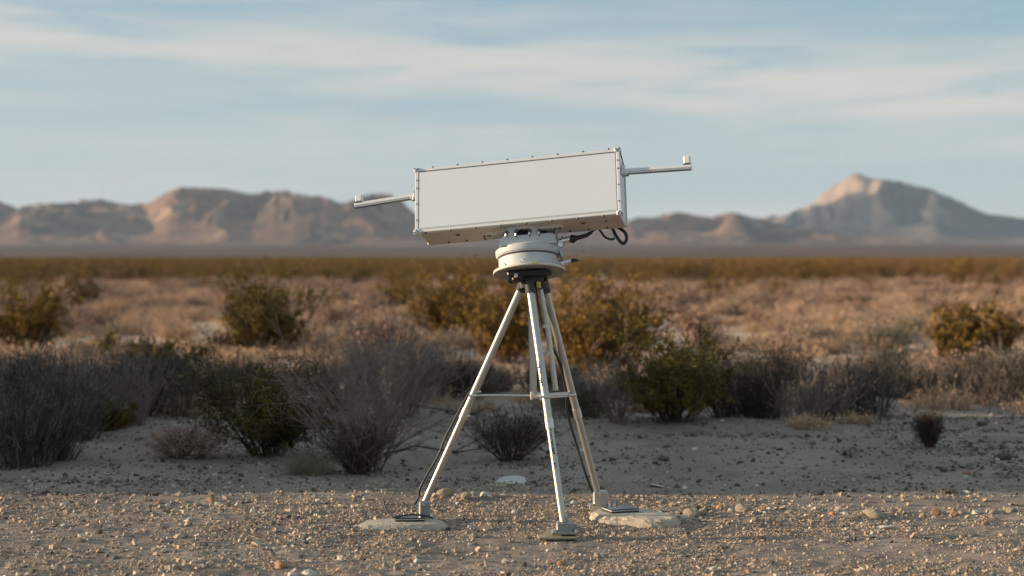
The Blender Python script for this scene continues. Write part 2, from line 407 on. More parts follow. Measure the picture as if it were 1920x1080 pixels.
profM = [(900, 470), (1000, 440), (1100, 425), (1170, 411), (1230, 408), (1270, 399), (1300, 402), (1340, 408), (1370, 396), (1400, 403), (1440, 415), (1500, 428), (1600, 440), (1750, 452), (1900, 462)]
profR = [(1250, 470), (1350, 425), (1420, 410), (1470, 403), (1510, 388), (1540, 368), (1570, 343), (1590, 330), (1605, 322), (1630, 333), (1665, 339), (1700, 343), (1750, 357), (1800, 378), (1850, 401), (1920, 409), (2100, 415), (2500, 400), (3000, 430)]
range_mesh('mountain_range', profL, 2700, 3900, .62, -1200, 1000, 620, 170, .0046, 5, M['mount'])
range_mesh('foothills', profM, 2800, 3700, .6, 900, 1900, 280, 120, .0060, 25, M['mount'])
range_mesh('mountain_peak', profR, 3900, 5600, .6, 1250, 3000, 420, 150, .0030, 48, M['mount_lit_shaded'], .9)

# ------------------------------------------------------------------ haze
hz = MB(); hz.box((0, 2700, 150), (6200, 3500, 153))
hzo = hz.build('haze', None)
hm = bpy.data.materials.new('haze_air'); hm.use_nodes = True; ht = hm.node_tree; ht.nodes.clear()
pv = ht.nodes.new('ShaderNodeVolumePrincipled'); pv.inputs['Color'].default_value = (.58, .76, 1.0, 1); pv.inputs['Density'].default_value = 0.72e-4
pv.inputs['Anisotropy'].default_value = .0
ho = ht.nodes.new('ShaderNodeOutputMaterial'); ht.links.new(pv.outputs[0], ho.inputs['Volume'])
hzo.data.materials.append(hm); tag(hzo, kind='stuff')

# ------------------------------------------------------------------ shrub growing
def unit(v): return v / np.maximum(np.linalg.norm(v, axis=-1, keepdims=True), 1e-9)
def grow(g, st, dr, ln, K, wob, curl):
    n = len(st); Pt = np.zeros((n, K, 3)); Pt[:, 0] = st; d = unit(dr)
    for k in range(1, K):
        Pt[:, k] = Pt[:, k - 1] + d * (ln / (K - 1))[:, None]
        d = unit(d + g.normal(0, wob, (n, 3)) + np.array([0, 0, curl]))
    return Pt
def kids(g, Pt, m, t0, t1, lnf, ang, K, wob, curl, L0):
    n, k, _ = Pt.shape
    tt = g.uniform(t0, t1, (n, m)) * (k - 1); i = np.minimum(tt.astype(int), k - 2); f = (tt - i)[..., None]
    ar = np.arange(n)[:, None]
    st = Pt[ar, i] * (1 - f) + Pt[ar, i + 1] * f; tg = unit(Pt[ar, i + 1] - Pt[ar, i])
    dr = unit(tg + g.normal(0, ang, tg.shape))
    ln = (L0[:, None] * lnf * g.uniform(.5, 1.2, (n, m))).ravel()
    return grow(g, st.reshape(-1, 3), dr.reshape(-1, 3), ln, K, wob, curl), ln
def tubes(Pt, r0, r1):
    n, K, _ = Pt.shape
    T = unit(np.gradient(Pt, axis=1)); ref = np.array([.31, .57, .21]); A = unit(np.cross(T, ref)); B = np.cross(T, A)
    r = (np.asarray(r0)[:, None] * (1 - np.linspace(0, 1, K)) + np.asarray(r1)[:, None] * np.linspace(0, 1, K))[..., None]
    R = [Pt + r * (math.cos(a) * A + math.sin(a) * B) for a in (0, 2.094, 4.189)]
    V = np.stack(R, 2).reshape(-1, 3)
    base = (np.arange(n)[:, None] * K + np.arange(K - 1)[None]) * 3
    fs = [np.stack([base + a, base + bq, base + 3 + bq, base + 3 + a], -1).reshape(-1, 4) for a, bq in ((0, 1), (1, 2), (2, 0))]
    return V, np.concatenate(fs)
def join(parts):
    Vs, Fs = [], []; o = 0
    for V, Fq in parts: Vs.append(V); Fs.append(Fq + o); o += len(V)
    return np.concatenate(Vs), np.concatenate(Fs)
def quads(g, C, s, asp=.5, up=0):
    n = len(C); a = unit(g.normal(0, 1, (n, 3)) + np.array([0, 0, up])); b_ = unit(np.cross(a, g.normal(0, 1, (n, 3))))
    s = s * g.uniform(.6, 1.3, n)[:, None]
    V = np.stack([C - a * s, C + b_ * s * asp, C + a * s, C - b_ * s * asp], 1).reshape(-1, 3)
    return V, np.arange(n * 4).reshape(-1, 4)
def along(g, Pt, m, t0=.2, t1=1, jit=.01):
    n, K, _ = Pt.shape; tt = g.uniform(t0, t1, (n, m)) * (K - 1); i = np.minimum(tt.astype(int), K - 2); f = (tt - i)[..., None]
    ar = np.arange(n)[:, None]; C = (Pt[ar, i] * (1 - f) + Pt[ar, i + 1] * f).reshape(-1, 3)
    return C + g.normal(0, jit, C.shape)
def vase(g, n, w, h, base, spread, K=7, wob=.12, curl=.12, lj=(.65, 1.1)):
    a = g.uniform(0, 2 * math.pi, n); rr = np.sqrt(g.uniform(0, 1, n))
    st = np.stack([np.cos(a) * rr * base * w / 2, np.sin(a) * rr * base * w / 2, np.full(n, -.02)], -1)
    th = rr * spread + g.normal(0, .1, n); a2 = a + g.normal(0, .35, n)
    dr = np.stack([np.cos(a2) * np.sin(th), np.sin(a2) * np.sin(th), np.cos(th)], -1)
    ln = h * g.uniform(*lj, n) / np.maximum(np.cos(th * .75), .4)
    return grow(g, st, dr, ln, K, wob, curl), ln
def shrub_creosote(seed, w, h, stems=34, leaf=.012, lpt=9, k2=9, k3=4, dens=1.0):
    g = np.random.default_rng(seed)
    spread = math.atan2(w / 2, h) * 1.15
    A, LA = vase(g, stems, w, h, .22, spread, 8, .15, .05, (.40, 1.08))
    B, LB = kids(g, A, k2, .25, .98, .34, .55, 5, .15, .10, LA * g.uniform(.6, 1.45, len(LA)))
    C, LC = kids(g, B, k3, .2, 1, .55, .6, 4, .18, .08, LB)
    tw = join([tubes(A, np.full(len(A), .007), np.full(len(A), .0022)), tubes(B, np.full(len(B), .003), np.full(len(B), .0012)), tubes(C, np.full(len(C), .0014), np.full(len(C), .0009))])
    lc = np.concatenate([along(g, C, lpt, .1, 1.05, .014), along(g, B[:, -3:], lpt, .1, 1.1, .014)])
    keep = g.uniform(0, 1, len(lc)) < dens
    lf = quads(g, lc[keep], leaf, .55)
    return tw, lf
def shrub_dead(seed, w, h, stems=60, k2=6, k3=4, k4=0, r=.0042, spread=None, curl=.0):
    g = np.random.default_rng(seed); spread = spread or math.atan2(w / 2, h) * 1.25
    A, LA = vase(g, stems, w, h, .22, spread, 8, .11, curl, (.6, 1.0))
    B, LB = kids(g, A, k2, .2, .95, .42, .45, 5, .16, .05, LA)
    C, LC = kids(g, B, k3, .2, 1, .5, .5, 4, .18, .03, LB)
    pr = [tubes(A, np.full(len(A), r), np.full(len(A), r * .35)), tubes(B, np.full(len(B), r * .5), np.full(len(B), r * .25)), tubes(C, np.full(len(C), r * .28), np.full(len(C), r * .2))]
    if k4:
        D, _ = kids(g, C, k4, .2, 1, .6, .6, 3, .2, 0, LC); pr.append(tubes(D, np.full(len(D), r * .22), np.full(len(D), r * .16)))
    return join(pr), None
def shrub_stalks(seed, w, h, n=420, leaf=.009, lpt=10, r=.0040, k2=2):
    n = int(n * .72); lpt = max(3, int(lpt * .6))
    g = np.random.default_rng(seed)
    a = g.uniform(0, 2 * math.pi, n); rr = np.sqrt(g.uniform(0, 1, n))
    nc_ = 16; ca = g.uniform(0, 2 * math.pi, nc_); cr = np.sqrt(g.uniform(0, 1, nc_)) * w * .40; ci = g.integers(0, nc_, n)
    st = np.stack([np.cos(ca[ci]) * cr[ci] + np.cos(a) * rr * w * .09, np.sin(ca[ci]) * cr[ci] + np.sin(a) * rr * w * .09, np.full(n, -.02)], -1)
    th = rr * .38; dr = np.stack([np.cos(a) * np.sin(th), np.sin(a) * np.sin(th), np.cos(th)], -1) + g.normal(0, .10, (n, 3)) + np.stack([np.cos(ca[ci]) * .20, np.sin(ca[ci]) * .20, 0 * a], -1) * (cr[ci] / (w * .4))[:, None]
    ln = h * g.uniform(.72, 1.12, nc_)[ci] * g.uniform(.45, 1.0, n)
    A = grow(g, st, dr, ln, 8, .15, .05)
    B, LB = kids(g, A, k2, .3, .95, .30, .45, 4, .2, .10, ln)
    tw = join([tubes(A, np.full(n, r), np.full(n, r * .4)), tubes(B, np.full(len(B), r * .5), np.full(len(B), r * .3))])
    lf = quads(g, np.concatenate([along(g, A, lpt, .45, 1, .010), along(g, B, max(2, lpt // 3), .3, 1.05, .008), along(g, A, 7, .04, .55, .022)]), leaf, .4, .8)
    return tw, lf
def shrub_dome(seed, w, h, n=260, leaf=.010, lpt=14, r=.0018):
    g = np.random.default_rng(seed)
    A, LA = vase(g, n, w, h, .35, 1.35, 6, .16, .10, (.5, 1.0))
    A[:, :, :2] *= (w / 2) / max(1e-3, np.percentile(np.abs(A[:, -1, :2]), 92)); A[:, :, 2] *= h / max(1e-3, np.percentile(A[:, -1, 2], 97))
    A[:, :, 2] = np.maximum(A[:, :, 2], -.01)
    B, LB = kids(g, A, 3, .3, .95, .4, .6, 4, .2, .05, LA)
    tw = join([tubes(A, np.full(n, r), np.full(n, r * .5)), tubes(B, np.full(len(B), r * .6), np.full(len(B), r * .4))])
    lf = quads(g, np.concatenate([along(g, A, lpt, .4, 1, .012), along(g, B, max(2, lpt // 3), .2, 1, .012)]), leaf, .5)
    return tw, lf
def grass_tuft(seed, w, h, n=500, r=.0013):
    g = np.random.default_rng(seed)
    A, LA = vase(g, n, w, h, .75, math.atan2(w / 2, h) * 1.2, 7, .20, -.05, (.25, 1.25))
    return tubes(A, np.full(n, r), np.full(n, r * .3)), None
def plant(name, px, py, builder, wpx, hpx, tmat, lmat, label, cat, seed, d=None, tname='branches', lname='foliage', sink=0, rz=0.0, **kw):
    d = d or CH * F / (py - YH)
    x = (px - 960) / F * d; w = wpx / F * d; h = hpx / F * d
    tw, lf = builder(seed, w, h, **kw)
    e = empty(name, (x, d, zg(x, d) - sink), label, cat); e.rotation_euler.z = rz
    obj(tname, mesh_np(tname, *tw, smooth=False), M[tmat], e)
    if lf is not None and lmat: obj(lname, mesh_np(lname, *lf), M[lmat], e)
    return e
CB, DB = 'creosote_bush', 'dead_shrub'
# foreground row of shrubs, left to right
plant('stalky_shrub', 22, 868, shrub_stalks, 235, 250, 'stalk', 'leaf_dark', 'tall dark grey bush of upright stalks cut off by the left edge', 'bush', 101, tname='stalks', n=620, lpt=12)
plant('stalky_shrub', 118, 822, shrub_stalks, 170, 190, 'stalk', 'leaf_dark', 'narrow dark bush of upright stalks just right of the big leftmost bush', 'bush', 102, tname='stalks', n=320)
plant('stalky_shrub', 205, 798, shrub_stalks, 180, 165, 'twig_grey', 'leaf_grey', 'pale grey upright bush with green growth at its foot, second clump from the left edge', 'bush', 103, tname='stalks', n=230)
plant(CB, 205, 806, shrub_creosote, 130, 60, 'twig_dark', 'leaf_olive', 'low olive green growth at the foot of the pale grey upright bush', 'bush', 104, stems=26, k2=7)
plant('stalky_shrub', 312, 778, shrub_stalks, 150, 135, 'twig_dark', 'leaf_dark', 'dark brown upright bush with pale seed stalks left of the bleached mound', 'bush', 105, tname='stalks', n=220)
plant('stalky_shrub', 395, 760, shrub_stalks, 130, 120, 'stalk', 'leaf_dark', 'dark bush with light stem tips behind the bleached mound', 'bush', 106, tname='stalks', n=260)
plant('dry_mound', 350, 776, shrub_dome, 90, 34, 'twig_grey', 'leaf_tan', 'small bleached mound of dead twigs under the dark brown upright bush', 'bush', 107, tname='twigs', lname='dry_leaves', n=160)
plant('low_shrub', 352, 856, shrub_dome, 125, 62, 'twig_grey', 'leaf_pink', 'low dusty pink shrub on bare ground left of the round dark green bush', 'bush', 108, tname='twigs', n=220, leaf=.008)
plant(CB, 505, 852, shrub_creosote, 215, 160, 'twig_dark', 'leaf_green', 'round dark green bush left of the tall bare twig shrub', 'bush', 109, stems=52, k2=10, k3=4, lpt=8, dens=.8)
plant(DB, 688, 884, shrub_dead, 240, 245, 'twig_grey', None, 'large bare grey twig shrub fanning upward, left of the tripod', 'bush', 110, tname='twigs', stems=44, k2=5, k3=4, k4=1, r=.0050)
plant(DB, 672, 886, shrub_dead, 150, 110, 'twig_dark', None, 'dense dark brown thicket at the foot of the large bare twig shrub', 'bush', 111, tname='twigs', stems=110, k2=6, k3=4, r=.003)
plant('grass_tuft', 580, 888, grass_tuft, 90, 62, 'leaf_sage', None, 'pale green grassy tuft at the left foot of the bare twig shrub', 'grass tuft', 112, tname='blades', n=650)
plant(DB, 745, 786, shrub_dead, 210, 165, 'twig_grey', 'leaf_grey', 'soft pinkish grey twig shrub behind the large bare twig shrub', 'bush', 113, tname='twigs', stems=90, k2=6, k3=4, k4=1, r=.0045)
plant(DB, 640, 770, shrub_dead, 140, 110, 'twig_dark', None, 'low brown twig shrub between the round green bush and the pinkish grey shrub', 'bush', 114, tname='twigs', stems=60, k2=6, k3=3, r=.0045)
plant('stalky_shrub', 848, 752, shrub_stalks, 130, 118, 'twig_dark', 'leaf_dark', 'dark brush just left of the left tripod leg at mid height', 'bush', 115, tname='stalks', n=300)
plant(DB, 958, 860, shrub_dead, 150, 100, 'twig_dark', None, 'small round dark twig shrub seen between the tripod legs', 'bush', 116, tname='twigs', stems=90, k2=7, k3=4, k4=1, r=.003)
plant('low_shrub', 885, 742, shrub_dome, 110, 60, 'twig_grey', 'leaf_grey', 'low pale grey shrub behind the cross brace left of the tripod centre', 'bush', 117, tname='twigs')
plant('low_shrub', 1095, 782, shrub_dome, 110, 85, 'twig_grey', 'leaf_grey', 'grey brown rounded shrub right behind the right tripod leg', 'bush', 118, tname='twigs', n=320)
plant(DB, 1158, 802, shrub_dead, 110, 150, 'twig_grey', None, 'sparse bleached antler like twigs in front of the bright green bush', 'bush', 119, tname='twigs', stems=16, k2=5, k3=4, r=.008)
plant(CB, 1262, 800, shrub_creosote, 260, 168, 'twig_dark', 'leaf_yellow', 'bright yellow green bush right of the tripod', 'bush', 120, stems=52, k2=10, k3=4, lpt=7, leaf=.015, dens=.8)
plant('stalky_shrub', 1400, 790, shrub_stalks, 170, 140, 'twig_dark', 'leaf_dark', 'shadowy dark bush between the yellow green bush and the grey stalked bush', 'bush', 121, tname='stalks', n=420)
plant('stalky_shrub', 1520, 800, shrub_stalks, 140, 130, 'twig_grey', 'leaf_grey', 'grey bush with bare crossing stems above the straw patches', 'bush', 122, tname='stalks', n=170, r=.0055, lpt=5)
plant('stalky_shrub', 1608, 792, shrub_stalks, 145, 138, 'stalk', 'leaf_dark', 'grey stalked bush with thick bare stems left of the small leaning weed', 'bush', 123, tname='stalks', n=230, r=.005, lpt=8)
plant('stalky_shrub', 1715, 748, shrub_stalks, 120, 85, 'twig_grey', 'leaf_grey', 'light brown stalked bush behind the small leaning weed', 'bush', 124, tname='stalks', n=240)
plant('stalky_shrub', 1790, 752, shrub_stalks, 150, 88, 'stalk', 'leaf_dark', 'dark brush under the golden bush on the far right', 'bush', 125, tname='stalks', n=320)
plant('stalky_shrub', 1895, 760, shrub_stalks, 130, 115, 'stalk', 'leaf_dark', 'dark brush cut off by the right edge', 'bush', 126, tname='stalks', n=300)
plant(DB, 1742, 838, shrub_dead, 46, 66, 'twig_dark', 'leaf_dark', 'small dark leaning weed alone on bare ground at the right', 'weed', 127, tname='twigs', stems=130, k2=6, k3=3, r=.004, spread=.28)
plant('dry_mound', 1510, 806, shrub_dome, 90, 22, 'straw', 'leaf_tan', 'straw coloured low patch under the crossing bare stems', 'grass tuft', 128, tname='twigs', lname='dry_leaves', n=90)
plant('dry_mound', 1595, 800, shrub_dome, 70, 20, 'straw', 'leaf_tan', 'small straw coloured tuft right of the larger straw patch', 'grass tuft', 129, tname='twigs', lname='dry_leaves', n=70)
plant('dry_weed', 1595, 862, shrub_dead, 40, 28, 'twig_dark', None, 'tiny dead weed on shaded ground right of centre', 'weed', 130, tname='twigs', stems=14, k2=4, k3=3, r=.002)
plant('dry_weed', 628, 1076, grass_tuft, 95, 30, 'straw', None, 'sparse dry weed among the stones at the bottom edge', 'weed', 131, tname='stems', n=120)
plant('dry_weed', 60, 1062, grass_tuft, 70, 18, 'straw', None, 'sparse dry weed near the bottom left corner', 'weed', 132, tname='stems', n=70)
for i, (px, py, w, h, kd, lb) in enumerate([
    (60, 752, 170, 105, 0, 'dark brush filling in behind the tall leftmost bushes'),
    (165, 735, 150, 90, 1, 'brown brush behind the pale grey upright bush at the left'),
    (262, 742, 130, 80, 2, 'dark twiggy brush behind the green foot growth at the left'),
    (450, 742, 130, 85, 0, 'dark brush behind and left of the round dark green bush'),
    (572, 738, 130, 80, 1, 'brown brush behind and right of the round dark green bush'),
    (800, 745, 110, 95, 2, 'dark thicket right of the pinkish grey twig shrub'),
    (915, 735, 110, 70, 1, 'brown brush between the left leg and the centre column'),
    (1030, 742, 110, 75, 0, 'dark brush between the centre column and the right leg'),
    (1340, 752, 140, 105, 0, 'dark brush just right of the yellow green bush'),
    (1460, 745, 150, 95, 2, 'dark thicket above the pale straw patch right of centre'),
    (1580, 738, 130, 80, 1, 'brown brush behind the grey stalked bush'),
    (1668, 745, 130, 85, 0, 'dark brush behind and right of the grey stalked bush'),
    (1850, 738, 150, 70, 2, 'dark thicket under the golden bush near the right edge')]):
    if kd < 2: plant('stalky_shrub', px, py, shrub_stalks, w, h, ['stalk', 'twig_grey'][kd], ['leaf_dark', 'leaf_pink'][kd], lb, 'bush', 500 + i, tname='stalks', n=340, lpt=16, leaf=.013)
    else: plant('low_shrub', px, py, shrub_dome, w, h, 'twig_dark', 'leaf_dark', lb, 'bush', 500 + i, tname='twigs', n=260, leaf=.014)
# second row
plant(CB, 498, 672, shrub_creosote, 190, 135, 'twig_dark', 'leaf_olive', 'feathery olive bush standing alone on pale ground at centre left', 'bush', 140, stems=44, leaf=.022, k2=9, k3=4)
plant(CB, 45, 668, shrub_creosote, 170, 115, 'twig_dark', 'leaf_gold', 'golden brown bush behind the tall dark bush at the left edge', 'bush', 141, stems=44, leaf=.022)
plant(CB, 290, 712, shrub_creosote, 190, 62, 'twig_dark', 'leaf_olive', 'low golden olive bush behind the dark upright bushes on the left', 'bush', 142, stems=40, leaf=.02)
plant(CB, 845, 650, shrub_creosote, 170, 118, 'twig_dark', 'leaf_gold', 'soft golden bush left of the tripod head', 'bush', 143, stems=44, leaf=.024)
plant(CB, 950, 690, shrub_creosote, 170, 130, 'twig_dark', 'leaf_gold', 'brown golden bush directly behind the tripod legs', 'bush', 144, stems=44, leaf=.02)
plant(CB, 1118, 705, shrub_creosote, 240, 155, 'twig_dark', 'leaf_gold', 'wide golden bush behind the tripod on the right side', 'bush', 145, stems=64, leaf=.020, k2=10)
plant(CB, 1825, 700, shrub_creosote, 190, 108, 'twig_dark', 'leaf_gold', 'orange golden bush near the right edge', 'bush', 146, stems=44, leaf=.022)
plant(CB, 670, 548, shrub_creosote, 80, 30, 'twig_dark', 'leaf_olive', 'small olive bush far off above the bare twig shrub', 'bush', 147, stems=30, leaf=.05, k2=6)

# ------------------------------------------------------------------ scrub on the plain
def proto(nm, tw, lf, tm, lm, sub=None):
    V, Fq = join([tw, lf]) if lf is not None else tw
    me = mesh_np(nm, V, Fq); me.materials.append(M[tm]); me.materials.append(M[lm])
    mi = np.zeros(len(Fq), np.int32); mi[len(tw[1]):] = 1
    me.polygons.foreach_set('material_index', mi); return me
dry_p = [proto('dry_shrub', *shrub_dome(200 + i, .75, .34, n=85, leaf=.017, lpt=12, r=.003), 'straw', lm) for i, lm in enumerate(['leaf_tan', 'leaf_tan', 'leaf_pink', 'leaf_tan', 'leaf_grey'])]
cre_p = [proto('creosote_bush', *shrub_creosote(220 + i, 1.3, 1.0, stems=20, k2=6, k3=3, lpt=4, leaf=.036), 'twig_dark', lm) for i, lm in enumerate(['leaf_olive', 'leaf_gold', 'leaf_gold'])]
drk_p = [proto('dark_shrub', *shrub_dome(240 + i, .9, .5, n=80, leaf=.030, lpt=7, r=.004), 'twig_dark', lm) for i, lm in enumerate(['leaf_dark', 'leaf_pink'])]
def scatter_pts(g, n, d0, d1, half=.36, extra=1.0, nz=None):
    out = []
    while len(out) < n:
        d = math.sqrt(g.uniform(d0 * d0, d1 * d1)); x = g.uniform(-1, 1) * (half * d + extra)
        if nz and nz(x, d) < g.uniform(): continue
        out.append((x, d))
    return out
g = np.random.default_rng(77)
def put(nm, me, x, y, s, label, cat, group, sz=1.0):
    o = bpy.data.objects.new(nm, me); COL.objects.link(o)
    o.location = (x, y, zg(x, y) - .02 * s); o.rotation_euler.z = g.uniform(0, 6.28); o.scale = (s, s, s * sz)
    return tag(o, label, cat, group)
for i, (x, y) in enumerate(scatter_pts(g, 290, 15.5, 46, .35, .5, lambda x, y: .15 + 1.1 * float(sstep(.35, .65, vnoise(x * .5, y * .3, 78))))):
    put('dry_shrub', dry_p[i % 5], x, y, g.uniform(.6, 1.35), ['low dry tan shrub on the sunlit plain behind the tripod', 'low rounded straw coloured shrub on the sunlit plain behind the tripod', 'low dusty pink shrub on the sunlit plain behind the tripod', 'low dry beige shrub on the sunlit plain behind the tripod', 'low pale grey shrub on the sunlit plain behind the tripod'][i % 5], 'bush', 'dry shrubs on the sunlit plain', g.uniform(.7, 1.1))
for i, (x, y) in enumerate(scatter_pts(g, 125, 19, 85, .35, 1)):
    put('dark_shrub', drk_p[i % 2], x, y, g.uniform(.6, 1.3), ['dark low shrub among the tan scrub of the plain', 'brownish pink low shrub among the tan scrub of the plain'][i % 2], 'bush', 'dark shrubs on the sunlit plain')
for i, (x, y) in enumerate(scatter_pts(g, 48, 45, 115, .35, 1)):
    put('creosote_bush', cre_p[i % 3], x, y, g.uniform(.6, 1.1), ['olive green bush rising above the tan scrub of the plain', 'golden bush rising above the tan scrub of the plain', 'yellow brown bush rising above the tan scrub of the plain'][i % 3], 'bush', 'golden bushes scattered over the plain')

# stuff: instanced brush belts
def instancer(name, pts, scales, protos_me, seed):
    gq = np.random.default_rng(seed)
    pts = np.array(pts); z = gh(pts[:, 0], pts[:, 1]); V = np.concatenate([pts, z[:, None]], 1)
    me = bpy.data.meshes.new(name); me.vertices.add(len(V)); me.vertices.foreach_set('co', V.astype(np.float32).ravel())
    a = me.attributes.new('sc', 'FLOAT', 'POINT'); a.data.foreach_set('value', np.asarray(scales, np.float32))
    a = me.attributes.new('rz', 'FLOAT_VECTOR', 'POINT')
    rz = np.zeros((len(V), 3), np.float32); rz[:, 2] = gq.uniform(0, 6.28, len(V)); a.data.foreach_set('vector', rz.ravel())
    a = me.attributes.new('pick', 'INT', 'POINT'); a.data.foreach_set('value', gq.integers(0, len(protos_me), len(V)).astype(np.int32))
    o = obj(name, me); tag(o, kind='stuff')
    gt = bpy.data.node_groups.new(name, 'GeometryNodeTree')
    gt.interface.new_socket('Geometry', in_out='INPUT', socket_type='NodeSocketGeometry'); gt.interface.new_socket('Geometry', in_out='OUTPUT', socket_type='NodeSocketGeometry')
    gi = gt.nodes.new('NodeGroupInput'); go = gt.nodes.new('NodeGroupOutput'); jn = gt.nodes.new('GeometryNodeJoinGeometry')
    def attr(nm, dt):
        n = gt.nodes.new('GeometryNodeInputNamedAttribute'); n.data_type = dt; n.inputs['Name'].default_value = nm; return n.outputs['Attribute']
    for k, pm in enumerate(protos_me):
        po = bpy.data.objects.new(name + '_source', pm)          # never linked to the scene
        oi = gt.nodes.new('GeometryNodeObjectInfo'); oi.inputs['Object'].default_value = po; oi.inputs['As Instance'].default_value = True
        cmp = gt.nodes.new('FunctionNodeCompare'); cmp.data_type = 'INT'; cmp.operation = 'EQUAL'
        gt.links.new(attr('pick', 'INT'), cmp.inputs[2]); cmp.inputs[3].default_value = k
        ip = gt.nodes.new('GeometryNodeInstanceOnPoints'); gt.links.new(gi.outputs[0], ip.inputs['Points']); gt.links.new(cmp.outputs[0], ip.inputs['Selection'])
        gt.links.new(oi.outputs['Geometry'], ip.inputs['Instance'])
        e2r = gt.nodes.new('FunctionNodeEulerToRotation'); gt.links.new(attr('rz', 'FLOAT_VECTOR'), e2r.inputs[0]); gt.links.new(e2r.outputs[0], ip.inputs['Rotation'])
        gt.links.new(attr('sc', 'FLOAT'), ip.inputs['Scale']); gt.links.new(ip.outputs[0], jn.inputs[0])
    gt.links.new(jn.outputs[0], go.inputs[0])
    md = o.modifiers.new('scatter', 'NODES'); md.node_group = gt
    return o
tiny = [proto('tuft', *shrub_dome(260 + i, .45, .16, n=40, leaf=.013, lpt=9, r=.003), 'straw', lm) for i, lm in enumerate(['leaf_tan', 'leaf_tan', 'leaf_pink'])]
pp = scatter_pts(g, 2300, 14.6, 60, .40, 2, lambda x, y: .04 + 1.2 * float(sstep(.42, .58, vnoise(x * .45, y * .16, 79)))); instancer('dry_ground_cover', pp, g.uniform(.5, 1.3, len(pp)), tiny, 1)
pp = scatter_pts(g, 3800, 46, 125, .42, 2, lambda x, y: .15 + 1.1 * float(sstep(.40, .60, vnoise(x * .22, y * .05, 71)))); instancer('distant_dry_scrub', pp, g.uniform(.6, 1.5, len(pp)), dry_p[:4] + drk_p[1:] + dry_p[:1], 2)
pp = scatter_pts(g, 15500, 85, 640, .45, 10, lambda x, y: 1 if y > 125 else float(vnoise(x * .12, y * .06, 73)) > .55); instancer('distant_brush_belt', pp, g.uniform(.6, 1.7, len(pp)), [cre_p[1], cre_p[2], proto('creosote_bush', *shrub_creosote(229, 1.3, 1.0, stems=20, k2=6, k3=3, lpt=4, leaf=.036), 'twig_dark', 'leaf_rust')], 3)

# bushes on the bank left of the view (they shade the bare ground)
for i, (x, y, s) in enumerate([(-8.6, 10.6, 1.0), (-8.2, 11.8, 1.15), (-8.9, 13.0, .9), (-8.0, 14.3, 1.1), (-8.8, 15.6, 1.0), (-7.6, 6.2, .75), (-6.2, 9.45, .35), (-5.4, 9.75, .30), (-7.4, 9.2, .42)]):
    put('creosote_bush', cre_p[i % 3], x, y, s, 'bushy olive shrub on the earth bank left of the open ground', 'bush', 'bushes on the bank beside the track')

# ------------------------------------------------------------------ gravel
def pebbles(name, n, d0, d1, rmin, rmean, rmax, pal, pw, seed, dens=None, half=.37):
    g = np.random.default_rng(seed)
    k = int(n * 2.2) if dens else n
    d = np.sqrt(g.uniform(d0 ** 2, d1 ** 2, k)); x = g.uniform(-1, 1, k) * (half * d + .3)
    if dens is not None:
        keep = g.uniform(0, 1, k) < dens(x, d); x = x[keep][:n]; d = d[keep][:n]
    n = len(x)
    r = np.clip(g.lognormal(math.log(rmean), .45, n), rmin, rmax)
    cube = np.array([[i, j, k_] for i in (-1, 1) for j in (-1, 1) for k_ in (-1, 1)], float) * .62
    V = cube[None] + g.normal(0, .17, (n, 8, 3)); V = V * np.stack([g.uniform(.8, 1.5, n), g.uniform(.7, 1.2, n), g.uniform(.5, .95, n)], -1)[:, None]
    q = unit(g.normal(0, 1, (n, 4)) * np.array([1, .35, .35, 1])); w_, a, b_, c_ = q.T
    Rm = np.stack([1 - 2 * (b_ ** 2 + c_ ** 2), 2 * (a * b_ - w_ * c_), 2 * (a * c_ + w_ * b_), 2 * (a * b_ + w_ * c_), 1 - 2 * (a ** 2 + c_ ** 2), 2 * (b_ * c_ - w_ * a), 2 * (a * c_ - w_ * b_), 2 * (b_ * c_ + w_ * a), 1 - 2 * (a ** 2 + b_ ** 2)], -1).reshape(n, 3, 3)
    V = np.einsum('nij,nkj->nki', Rm, V) * r[:, None, None]
    V += np.stack([x, d, gh(x, d) + r * .25], -1)[:, None]
    Fq = np.array([(0, 1, 3, 2), (4, 6, 7, 5), (0, 4, 5, 1), (2, 3, 7, 6), (0, 2, 6, 4), (1, 5, 7, 3)])
    Fq = (np.arange(n)[:, None, None] * 8 + Fq[None]).reshape(-1, 4)
    ci = g.choice(len(pal), n, p=np.array(pw) / sum(pw)); cc = np.array(pal)[ci] * g.uniform(.75, 1.2, (n, 1))
    colr = np.repeat(cc, 8, 0)
    o = obj(name, mesh_np(name, V.reshape(-1, 3), Fq, False, colr), M['pebbles']); return tag(o, kind='stuff')
pal = [(.39, .30, .225), (.49, .385, .29), (.27, .21, .17), (.58, .49, .39), (.38, .25, .18), (.13, .105, .09)]
def dg(x, d): return np.clip(.34 + 2.2 * fbm(x * 1.1, d * 1.6, 3, 91) + .25, .12, 1) * (1 - sstep(9.1, 10.0, d + .9 * fbm(x * .9, d, 3, 8)) * .93)
pebbles('gravel', 88000, 5.2, 10.6, .0018, .0036, .012, pal, [5, 4, 3, 1.2, 1.2, 1.5], 301, dg)
pal2 = [(.09, .075, .06), (.17, .14, .115), (.24, .20, .16), (.42, .38, .33)]
def dl(x, d): return np.clip(.18 + .7 * sstep(.2, -1.4, x) + 1.3 * np.maximum(fbm(x * .8, d * 1.8, 3, 93), 0), .08, 1) * (1 - sstep(9.2, 9.9, d + .9 * fbm(x * .9, d, 3, 8)) * .9)
pebbles('coarse_gravel', 5500, 5.6, 10.3, .005, .0080, .019, pal, [5, 5, 2, 2, 1, 1], 302, dl)
def ds(x, d): return np.clip(.12 + .9 * np.maximum(fbm(x * .9, d * 2.6, 3, 95), 0) * 1.6, .05, 1)
pebbles('scattered_clods', 20000, 9.3, 15.5, .003, .0075, .026, pal2, [4, 4, 3, .8], 303, ds)

